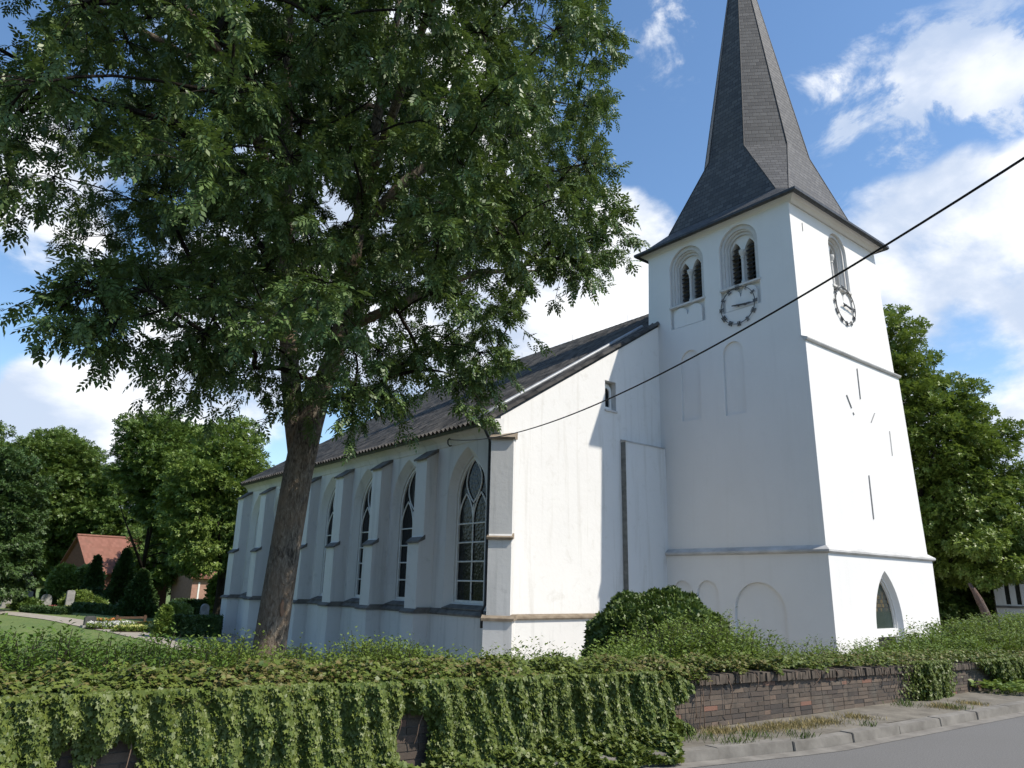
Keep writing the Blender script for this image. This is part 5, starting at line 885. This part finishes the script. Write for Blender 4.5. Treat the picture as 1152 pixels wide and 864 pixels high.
def hall():
    t = thing('parish_hall', 'low white building with dark roof and a row of slit windows at the right edge', 'building', (28., 2., -.8))
    # front wall from A rightwards out of the frame
    A = np.array((24.8, 3.6)); d = unit(np.array((.40, -1.0))); nrm = np.array((d[1], -d[0])) * -1; nrm = nrm if nrm @ (CAM[:2] - A) > 0 else -nrm; L = 14.; D = 8.
    def P(s, z, q): p = A + d * s + nrm * q; return (p[0], p[1], z)
    wl = MB().prism(P, [(0, -1.4), (L, -1.4), (L, 3.05), (0, 3.05)], -D, 0).build('wall', M_GABLE, t)
    c = MB()
    sl_ = [.5 + k * .50 for k in range(14)]
    for s in sl_: c.prism(P, [(s, 1.12), (s + .22, 1.12), (s + .22, 2.42), (s, 2.42)], .2, -.22)
    cut(wl, c)
    for s in sl_: MB().prism(P, [(s - .004, 1.11), (s + .224, 1.11), (s + .224, 2.43), (s - .004, 2.43)], -.235, -.20).build('window', M_GLASS, t)
    MB().prism(P, [(-.02, .93), (L, .93), (L, 1.05), (-.02, 1.05)], -.05, .06).build('ledge', M_LEDGE, t)
    MB().prism(lambda s, z, q: P(q, z, s), [(.55, 2.95), (-D / 2, 5.9), (-D - .5, 2.95), (-D - .5, 3.1), (-D / 2, 6.1), (.55, 3.12)], -.45, L + .4).build('roof', M_GREYTILE, t, uvfn=lambda c, n: (c.y, c.z * 1.6))
hall()

# ---------------------------------------------------------------- graves on the lawn
def headstone(label, x, y, w, h, mat, kind=0, rz=.2):
    z = at(x, y); t = thing('headstone', label, 'headstone', (x, y, z), 'headstones of the churchyard')
    c, s = cos(rz), sin(rz)
    def P(a, zz, d): return (x + a * c - d * s * -1, y + a * s - d * c, z + zz)
    p = arch(0, w / 2, .12, h - (w / 2 if kind == 0 else w * .2), h, 6) if kind < 2 else [(-w / 2, .12), (w / 2, .12), (w / 2, h - .08), (w / 2 - .08, h), (-w / 2 + .08, h), (-w / 2, h - .08)]
    MB().prism(P, p, -.09, .09).build('stone', mat, t, bevel=.012)
    MB().prism(P, [(-w / 2 - .1, -.1), (w / 2 + .1, -.1), (w / 2 + .1, .125), (-w / 2 - .1, .125)], -.17, .17).build('plinth', M_STONE, t)
headstone('pale upright headstone at the far left beside red flowers', -16.4, 55.6, .6, 1.15, M_STONE, 0)
headstone('second pale headstone, right of the red flowers', -14.9, 57.3, .62, 1.2, M_STONE, 2)
headstone('grey rounded headstone at the head of the border hedge', -14.0, 54.6, .75, 1.05, M_STONE, 0)
headstone('tall narrow grey headstone above the low border hedge', -12.9, 51.6, .55, 1.35, M_STONE, 1)
headstone('small light headstone next to the dark clipped ball', -9.6, 54.6, .5, .9, M_STONE, 2)
headstone('dark low headstone near the path among small plants', -14.2, 35.6, .6, .6, M_STONE_D, 2)
headstone('white headstone behind the box hedge near the buttress', -9.55, 30.8, .45, 1.55, M_STONE, 0)
def wooden_bench():
    x, y = -11.9, 36.6; z = at(x, y); t = thing('grave_surround', 'low brown wooden frame with two posts beside the yellow flowers', 'wooden frame', (x, y, z)); m = rough_mat('brown_wood', (.06, .035, .022), (.12, .07, .045), 8, .8, .2, .01)
    for q in (-.75, .75): MB().box(x + q - .06, x + q + .06, y - .06, y + .06, z - .1, z + .58).build('post', m, t)
    MB().box(x - .85, x + .85, y - .04, y + .04, z + .38, z + .50).build('rail', m, t); MB().box(x - .85, x + .85, y - .04, y + .04, z + .12, z + .22).build('rail', m, t)
wooden_bench()
def flower_bed(label, x, y, rx, ry, col, n, seed, green=M_WEED, hgt=.22):
    z = at(x, y); rg = np.random.default_rng(seed); t = thing('flower_bed', label, 'flower bed', (x, y, z), 'flower beds on the graves')
    k = 18; MB().prism(lambda a, b, d: (x + a, y + b, at(x + a, y + b) + d), [(rx * cos(2 * pi * i / k), ry * sin(2 * pi * i / k)) for i in range(k)], -.05, .06).build('soil', M_SOIL, t)
    def pts(n, f): q = np.sqrt(rg.random(n)) * f; a = rg.random(n) * 2 * pi; X = x + rx * q * np.cos(a); Y = y + ry * q * np.sin(a); return np.stack([X, Y, ground_h(X, Y) + .06 + rg.random(n) * hgt], -1)
    P = pts(n, .98); leaves('leafage', P, rg.normal(size=P.shape) + np.array((0, 0, .6)), rg.normal(size=P.shape) * .5 + np.array((0, 0, 1)), .13 * (.6 + .7 * rg.random(n)), T_TUFT, green, t)
    P = pts(n // 2, .92) + np.array((0, 0, .06)); leaves('blossoms', P, rg.normal(size=P.shape), rg.normal(size=P.shape) * .5 + np.array((0, 0, 1)), .085 * (.6 + .8 * rg.random(len(P))), T_TUFT, flat_mat('petals', col, .7), t)
flower_bed('bed of red flowers between the two leftmost headstones', -15.7, 54.8, .8, .6, (.50, .05, .05), 260, 81)
flower_bed('bed of pink and red flowers behind the left border hedge', -14.3, 50.8, .7, .6, (.50, .12, .13), 220, 82)
flower_bed('silvery white flower bed at the right side of the path', -13.2, 34.7, 1.3, .9, (.62, .62, .60), 700, 83, M_LEAF_D)
flower_bed('bed of bright yellow flowers by the wooden frame', -11.3, 34.6, .55, .5, (.70, .42, .03), 260, 84)
flower_bed('wide pale yellow green planted grave below the white flowers', -12.0, 32.6, 1.7, .9, (.46, .46, .16), 700, 85, M_WEED)
flower_bed('bed of orange flowers near the grave with the dark headstone', -13.0, 37.4, .8, .5, (.55, .2, .06), 260, 86)
flower_bed('leafy low grave planting right of the tall narrow headstone', -12.0, 51.0, 1.5, .8, (.30, .32, .14), 500, 87)
bush('grave_shrub', 'loose grey green shrub behind the tall narrow headstone', 'shrub', (-12.1, 53.4, -.35), (1.1, .9, .8), 500, .22, M_WEED, 66)
bush('grave_shrub', 'low dark shrub on the grave left of the path', 'shrub', (-15.6, 51.2, -.55), (.9, .8, .5), 400, .22, M_LEAF_A, 67)
bush('grave_shrub', 'two toned small shrub just above the box hedge', 'shrub', (-10.9, 31.4, -.55), (.8, .7, .85), 600, .2, M_LEAF_B, 68)

# far edge of the village: one mass of woods that closes the view all round
def woods():
    rg = np.random.default_rng(91); n = 26000; P = []
    a = rg.random(n) * 2 * pi; R = 150 + 60 * rg.random(n); x = np.cos(a) * R; y = np.sin(a) * R + 20; hh = 10 + 4 * np.sin(a * 17) + 3 * np.sin(a * 41 + 1); z = -1 + hh * rg.random(n) ** .8
    P = np.stack([x, y, z], -1); nn = np.stack([-np.cos(a), -np.sin(a), .6 * np.ones(n)], -1)
    o = leaves('woods', P, rg.normal(size=P.shape), nn + rg.normal(0, .5, P.shape), 2.6 * (.6 + .8 * rg.random(n)), T_TUFT, M_LEAF_C); tag(o, kind='stuff')
woods()

# ---------------------------------------------------------------- shrubs and hedge behind the wall
def shoots(name, label, cat, x0, x1, d0, d1, ztop, n, per, size, mat, seed, tmpl=T_LEAF, kind=None, zvar=.18, bend=.12):
    """upright leafy shoots rooted between wall distance d0..d1; ztop(x) gives the height their tips reach"""
    per = int(per * 2.1); size *= .82
    rg = np.random.default_rng(seed); x = x0 + (x1 - x0) * rg.random(n); d = d0 + (d1 - d0) * rg.random(n); y = wall_y(x) + d; zb = ground_h(x, y)
    zt = ztop(x) - .07 - zvar * rg.random(n) ** 1.5 * 1.6 + (rg.random(n) < .10) * .10 - .25 * np.abs((d - (d0 + d1) / 2) / ((d1 - d0) / 2)) ** 3; zt = np.maximum(zt, zb + .15)
    lean = rg.normal(0, bend, (n, 2)); base = np.stack([x, y, zb], -1); tip = np.stack([x + lean[:, 0], y + lean[:, 1], zt], -1)
    mb = MB()
    for b, t in zip(base, tip): mb.tube([b, (b + t) / 2 + np.array((lean[0, 0] * .1, 0, 0)), t], [.008, .006, .003], 3, cap=False)
    f = np.tile(np.linspace(.12, 1., per), n) + rg.normal(0, .03, n * per); B = np.repeat(base, per, 0); T = np.repeat(tip, per, 0); P = B + (T - B) * f[:, None]
    a = rg.random(n * per) * 2 * pi; out = np.stack([np.cos(a), np.sin(a), .45 + .3 * rg.random(n * per)], -1); P = P + out * (.045 + .10 * (1.1 - f))[:, None] * rg.random((n * per, 1)) ** .7 * 1.5
    S = size * (.6 + .7 * rg.random(n * per)) * (1.1 - .4 * f)
    Nn = np.stack([-np.cos(a) * .4, -np.sin(a) * .4, np.ones(n * per)], -1) + rg.normal(0, .3, P.shape)
    if kind == 'stuff':
        o = leaves(name, P, out, Nn, S, tmpl, mat); return tag(o, kind='stuff')
    m = (x0 + x1) / 2; t = thing(name, label, cat, (m, wall_y(m) + (d0 + d1) / 2, at(m, wall_y(m) + (d0 + d1) / 2)))
    mb.build('stems', M_TWIG, t, fix=False); leaves('foliage', P, out, Nn, S, tmpl, mat, t); return t
def prof(*kv):
    xs = np.array([k for k, v in kv]); zs = np.array([v for k, v in kv]); return lambda x: np.interp(x, xs, zs) + .03 * np.sin(x * 9.) + .04 * np.sin(x * 3.7 + 1)
shoots('privet_hedge', 'loose dark green privet hedge behind the ivy at the left', 'hedge', -26., -20.3, 0.6, 1.9, prof((-26, 1.22), (-22, 1.22), (-21.2, 1.22), (-20.8, 1.17), (-20.3, 1.10)), 1500, 34, .075, M_PRIVET, 101)
shoots('snowberry_hedge', 'lower fresh green hedge row in front of the ash trunk', 'hedge', -20.5, -17.6, .75, 1.9, prof((-20.5, 1.12), (-20, 1.05), (-19.3, 1.0), (-18.4, 1.05), (-17.6, .95)), 1000, 30, .07, M_WEED, 102)
shoots('undergrowth', '', '', -17.9, -12.5, .45, 1.7, prof((-17.9, .98), (-17.2, .90), (-16.6, .98), (-15.6, .84), (-14.8, .92), (-12.5, 1.0)), 800, 22, .075, M_WEED, 103, kind='stuff', zvar=.22, bend=.2)
shoots('elder_shrub', 'leafy light green elder shrub sprawling in front of the clipped yew', 'shrub', -14.9, -12.0, .9, 2.2, prof((-14.9, .95), (-14.0, 1.18), (-13.2, 1.30), (-12.5, 1.28), (-12.0, 1.1)), 330, 26, .10, M_WEED, 104, zvar=.25, bend=.22)
shoots('bramble_shrub', 'straggling green bramble before the tower base, thinning to bare sprigs', 'shrub', -12.2, -6.2, .5, 2.0, prof((-12.2, .98), (-11., .86), (-9.5, .80), (-8.2, .84), (-7.2, .78), (-6.2, .84)), 520, 22, .085, M_WEED, 105, zvar=.35, bend=.2)
shoots('wild_rose_shrub', 'tall overgrown rose thicket on the wall right of the tower', 'shrub', -6.6, 1.8, .3, 2.6, prof((-6.6, .92), (-5.4, .95), (-4.4, 1.15), (-2.8, 1.28), (-1.2, 1.25), (1.8, 1.2)), 900, 30, .11, M_WEED, 106, zvar=.3, bend=.25)
bush('yew_bush', 'dense dark green rounded yew bush standing close to the tower foot', 'bush', (-11.15, -2.35, .25), (1.42, 1.25, 1.32), 26000, .085, M_YEW, 107, rough=.12, stems=8, shell=.78)

# ---------------------------------------------------------------- ivy over the wall
def ivy():
    rg = np.random.default_rng(121); Ps = []; Xs = []; Ns = []; Ss = []
    def front(x, z):   # how thickly the wall face is overgrown, 0..1
        s = .95 + .16 * np.sin(x * 6.3 + 2.2 * np.sin(x * 1.7) + .6 * np.sin(z * 4)) + .16 * np.sin(x * 11.7 + 1.3 * np.sin(x * 2.3) + .5 * np.sin(z * 5)) + .30 * wob(np.stack([x * 2.2, z * 2.6, x * .3], -1), 9, 2.4) + .20 * np.sin(x * 23.7 + 2 * np.sin(x * 3.1) + .8 * np.sin(z * 7)) + .25 * np.sin(x * 4.2 + 2.)
        s = s + .8 * np.clip((z - wtop(x) * .72) / .2, 0, 1)
        bare = np.exp(-((x + 21.25) / .30) ** 2) * 1.3 * np.clip((wtop(x) * .78 - z) / .2, 0, 1) + np.exp(-((x + 19.0) / .18) ** 2) * .9 * np.clip((wtop(x) * .9 - z) / .2, 0, 1) + np.exp(-((x + 17.55) / .16) ** 2) * .8
        s = s - bare + .35 * np.exp(-((x + 15.8) / .9) ** 2) + .3 * np.clip((x + 18.5) / 2, 0, 1)
        end = np.clip((-15.62 + .12 * np.sin(z * 14) - x) / .12, 0, 1)
        clump = np.exp(-(((x + 9.95) / .42) ** 2)) * 1.6 * np.clip((z + .15) / .2, 0, 1) * (x > -11); right = np.clip((x + 8.3 - (.45 - z) * 2.2) / .5, 0, 1) * 1.5
        return np.maximum(np.maximum(s * end, clump), right)
    n = 520000; x = np.concatenate([-26.5 + 11.6 * rg.random(int(n * .8)), -10.9 + 13 * rg.random(int(n * .2))]); z = -.02 + 1.0 * rg.random(len(x)); z = z * (wtop(x) + .10)
    keep = rg.random(len(x)) < np.clip(front(x, z), 0, 1) * .72; x, z = x[keep], z[keep]
    f = np.clip(front(x, z), 0, 1.4); bulge = .06 + .22 * np.clip(f, 0, 1.1) ** .6 * rg.random(len(x)) ** .55 * (.72 + .16 * np.sin(x * 7.3 + 1.3 * np.sin(x * 2.3)) + .16 * wob(np.stack([x * 2.6, z * 3., x * 0], -1), 19, 2.8) + .12 * np.sin(x * 31. + z * 9)) ; y = wall_y(x) - .10 - bulge
    Ps.append(np.stack([x, y, z], -1)); Xs.append(np.stack([rg.normal(0, .35, len(x)), -.35 + rg.normal(0, .2, len(x)), -1 + rg.normal(0, .3, len(x))], -1)); Ns.append(np.stack([rg.normal(0, .6, len(x)), -1 + rg.normal(0, .35, len(x)), .5 + rg.normal(0, .5, len(x))], -1)); Ss.append(.018 + .032 * rg.random(len(x)) ** 1.6)
    P = np.concatenate(Ps); o = leaves('ivy', P, np.concatenate(Xs), np.concatenate(Ns), np.concatenate(Ss), T_IVY, M_IVY); tag(o, kind='stuff')
    # the blanket lying on the coping and the ground behind it
    n = 80000; x = np.concatenate([-27 + 14 * rg.random(int(n * .66)), -13 + 17 * rg.random(int(n * .34))]); d = -.30 + 1.35 * rg.random(len(x)) ** 1.2
    keep = (x < -15.2) | (d > -.04 + .12 * np.sin(x * 7) + .1 * np.sin(x * 17)); x, d = x[keep], d[keep]; y = wall_y(x) + d
    z = wtop(x) + .02 + (.09 + .05 * np.sin(x * 5 + d * 7) + .05 * np.sin(x * 13.)) * rg.random(len(x)) ** .6 - np.clip(-d - .15, 0, 1) * .5 - np.clip(d - .5, 0, 1) * .15 + .03 * np.clip(-15.2 - x, 0, 1)
    Pt = np.stack([x, y, z], -1); a = rg.random(len(x)) * 6.28
    X = np.stack([np.cos(a), np.sin(a) - .3, -.3 + rg.normal(0, .2, len(x))], -1); Nn = np.stack([rg.normal(0, .4, len(x)), -.3 + rg.normal(0, .4, len(x)), np.ones(len(x))], -1)
    dry = rg.random(len(x)) < .30 + .35 * np.sin(x * 2.1) * np.sin(x * .9 + 1)
    o = leaves('ground_ivy', Pt[~dry], X[~dry], Nn[~dry], .030 + .027 * rg.random((~dry).sum()), T_IVY, M_IVY); tag(o, kind='stuff')
    o = leaves('dry_ground_ivy', Pt[dry], X[dry], Nn[dry], .027 + .025 * rg.random(dry.sum()), T_IVY, M_IVYTOP); tag(o, kind='stuff')
    # bare runners hanging down the bricks
    mb = MB()
    for k in range(90):
        x0 = -24.5 + 9.8 * rg.random() if k < 74 else -14.6 + 4.5 * rg.random(); zt = wtop(x0) + .02; L = (.25 + .5 * rg.random()) if k < 74 else .1 + .25 * rg.random(); px = x0; P = []
        for q in range(7):
            t = q / 6; px += rg.normal(0, .018); P.append((px, wall_y(px) - .165 - .06 * sin(t * 3), max(.03, zt - L * t)))
        mb.tube(P, .0045, 4)
    tag(mb.build('ivy_runners', flat_mat('bare_runner', (.16, .11, .08), .9), fix=False), kind='stuff')
ivy()

# ---------------------------------------------------------------- weeds and dry grass on the pavement strip
def verge():
    rg = np.random.default_rng(131)
    def tufts(name, spots, nb, h, mat, spread):
        P = []; X = []; S = []
        for x, t, r in spots:
            k = int(nb * r); xx = x + rg.normal(0, spread * r, k); dd = kerb_d(xx) * np.clip(t + rg.normal(0, .10, k), .15, 1.0); zz = .078 + 0 * xx
            P.append(np.stack([xx, wall_y(xx) + dd, zz], -1)); a = rg.random(k) * 6.28; X.append(np.stack([.55 * np.cos(a), .55 * np.sin(a), .7 + .5 * rg.random(k)], -1)); S.append(h * (.5 + .8 * rg.random(k)))
        P = np.concatenate(P); X = np.concatenate(X); S = np.concatenate(S); tag(leaves(name, P, X, rg.normal(size=P.shape), S, T_BLADE, mat), kind='stuff')
    tufts('dry_grass', [(-15.2, .4, 1.2), (-14.6, .5, 1.4), (-14.1, .55, 1.2), (-13.6, .55, 1.0), (-12.9, .6, .7), (-10.9, .7, .8), (-10.2, .75, .6), (-8.0, .8, .5)], 620, .062, M_STRAW, .15)
    tufts('weeds', [(-15.9, .5, 1.4), (-15.6, .9, .8), (-15.1, .75, .6), (-14.7, .95, .6), (-11.2, .35, .7), (-10.9, .85, .5), (-13.4, .98, .3), (-8.4, .5, .9), (-7.4, .5, 1.4), (-6.6, .5, 1.6), (-5.5, .5, 1.6)], 130, .09, M_BLADE, .16)
    n = 30000; x = -20.5 + 4.75 * rg.random(n) ** .6; d = -.20 - (.62 + .16 * np.sin(x * 6) * np.sin(x * 2.2)) * rg.random(n) * np.clip((-15.6 - x) / .9, .25, 1.25); zz = .03 + .20 * rg.random(n) ** 1.6 * (.6 + .4 * np.sin(x * 11)); P = np.stack([x, wall_y(x) + d, zz], -1); a = rg.random(n) * 6.28
    tag(leaves('wall_foot_weeds', P, np.stack([np.cos(a), np.sin(a) - .3, .4 + .3 * rg.random(n)], -1), np.stack([rg.normal(0, .4, n), -.4 + rg.normal(0, .4, n), np.ones(n)], -1), (.026 + .030 * rg.random(n)), T_IVY, M_IVY), kind='stuff')
    n = 1600; x = -8.6 + 5.5 * rg.random(n); d = kerb_d(x) * rg.random(n) * .8; P = np.stack([x, wall_y(x) + d, .15 + .12 * rg.random(n) * (1 - d / kerb_d(x))], -1); a = rg.random(n) * 6.28
    tag(leaves('creeping_weeds', P, np.stack([np.cos(a), np.sin(a), .1 + .2 * rg.random(n)], -1), np.array((0, 0, 1.)) + rg.normal(0, .35, (n, 3)), .06 + .05 * rg.random(n), T_IVY, M_WEED), kind='stuff')
verge()
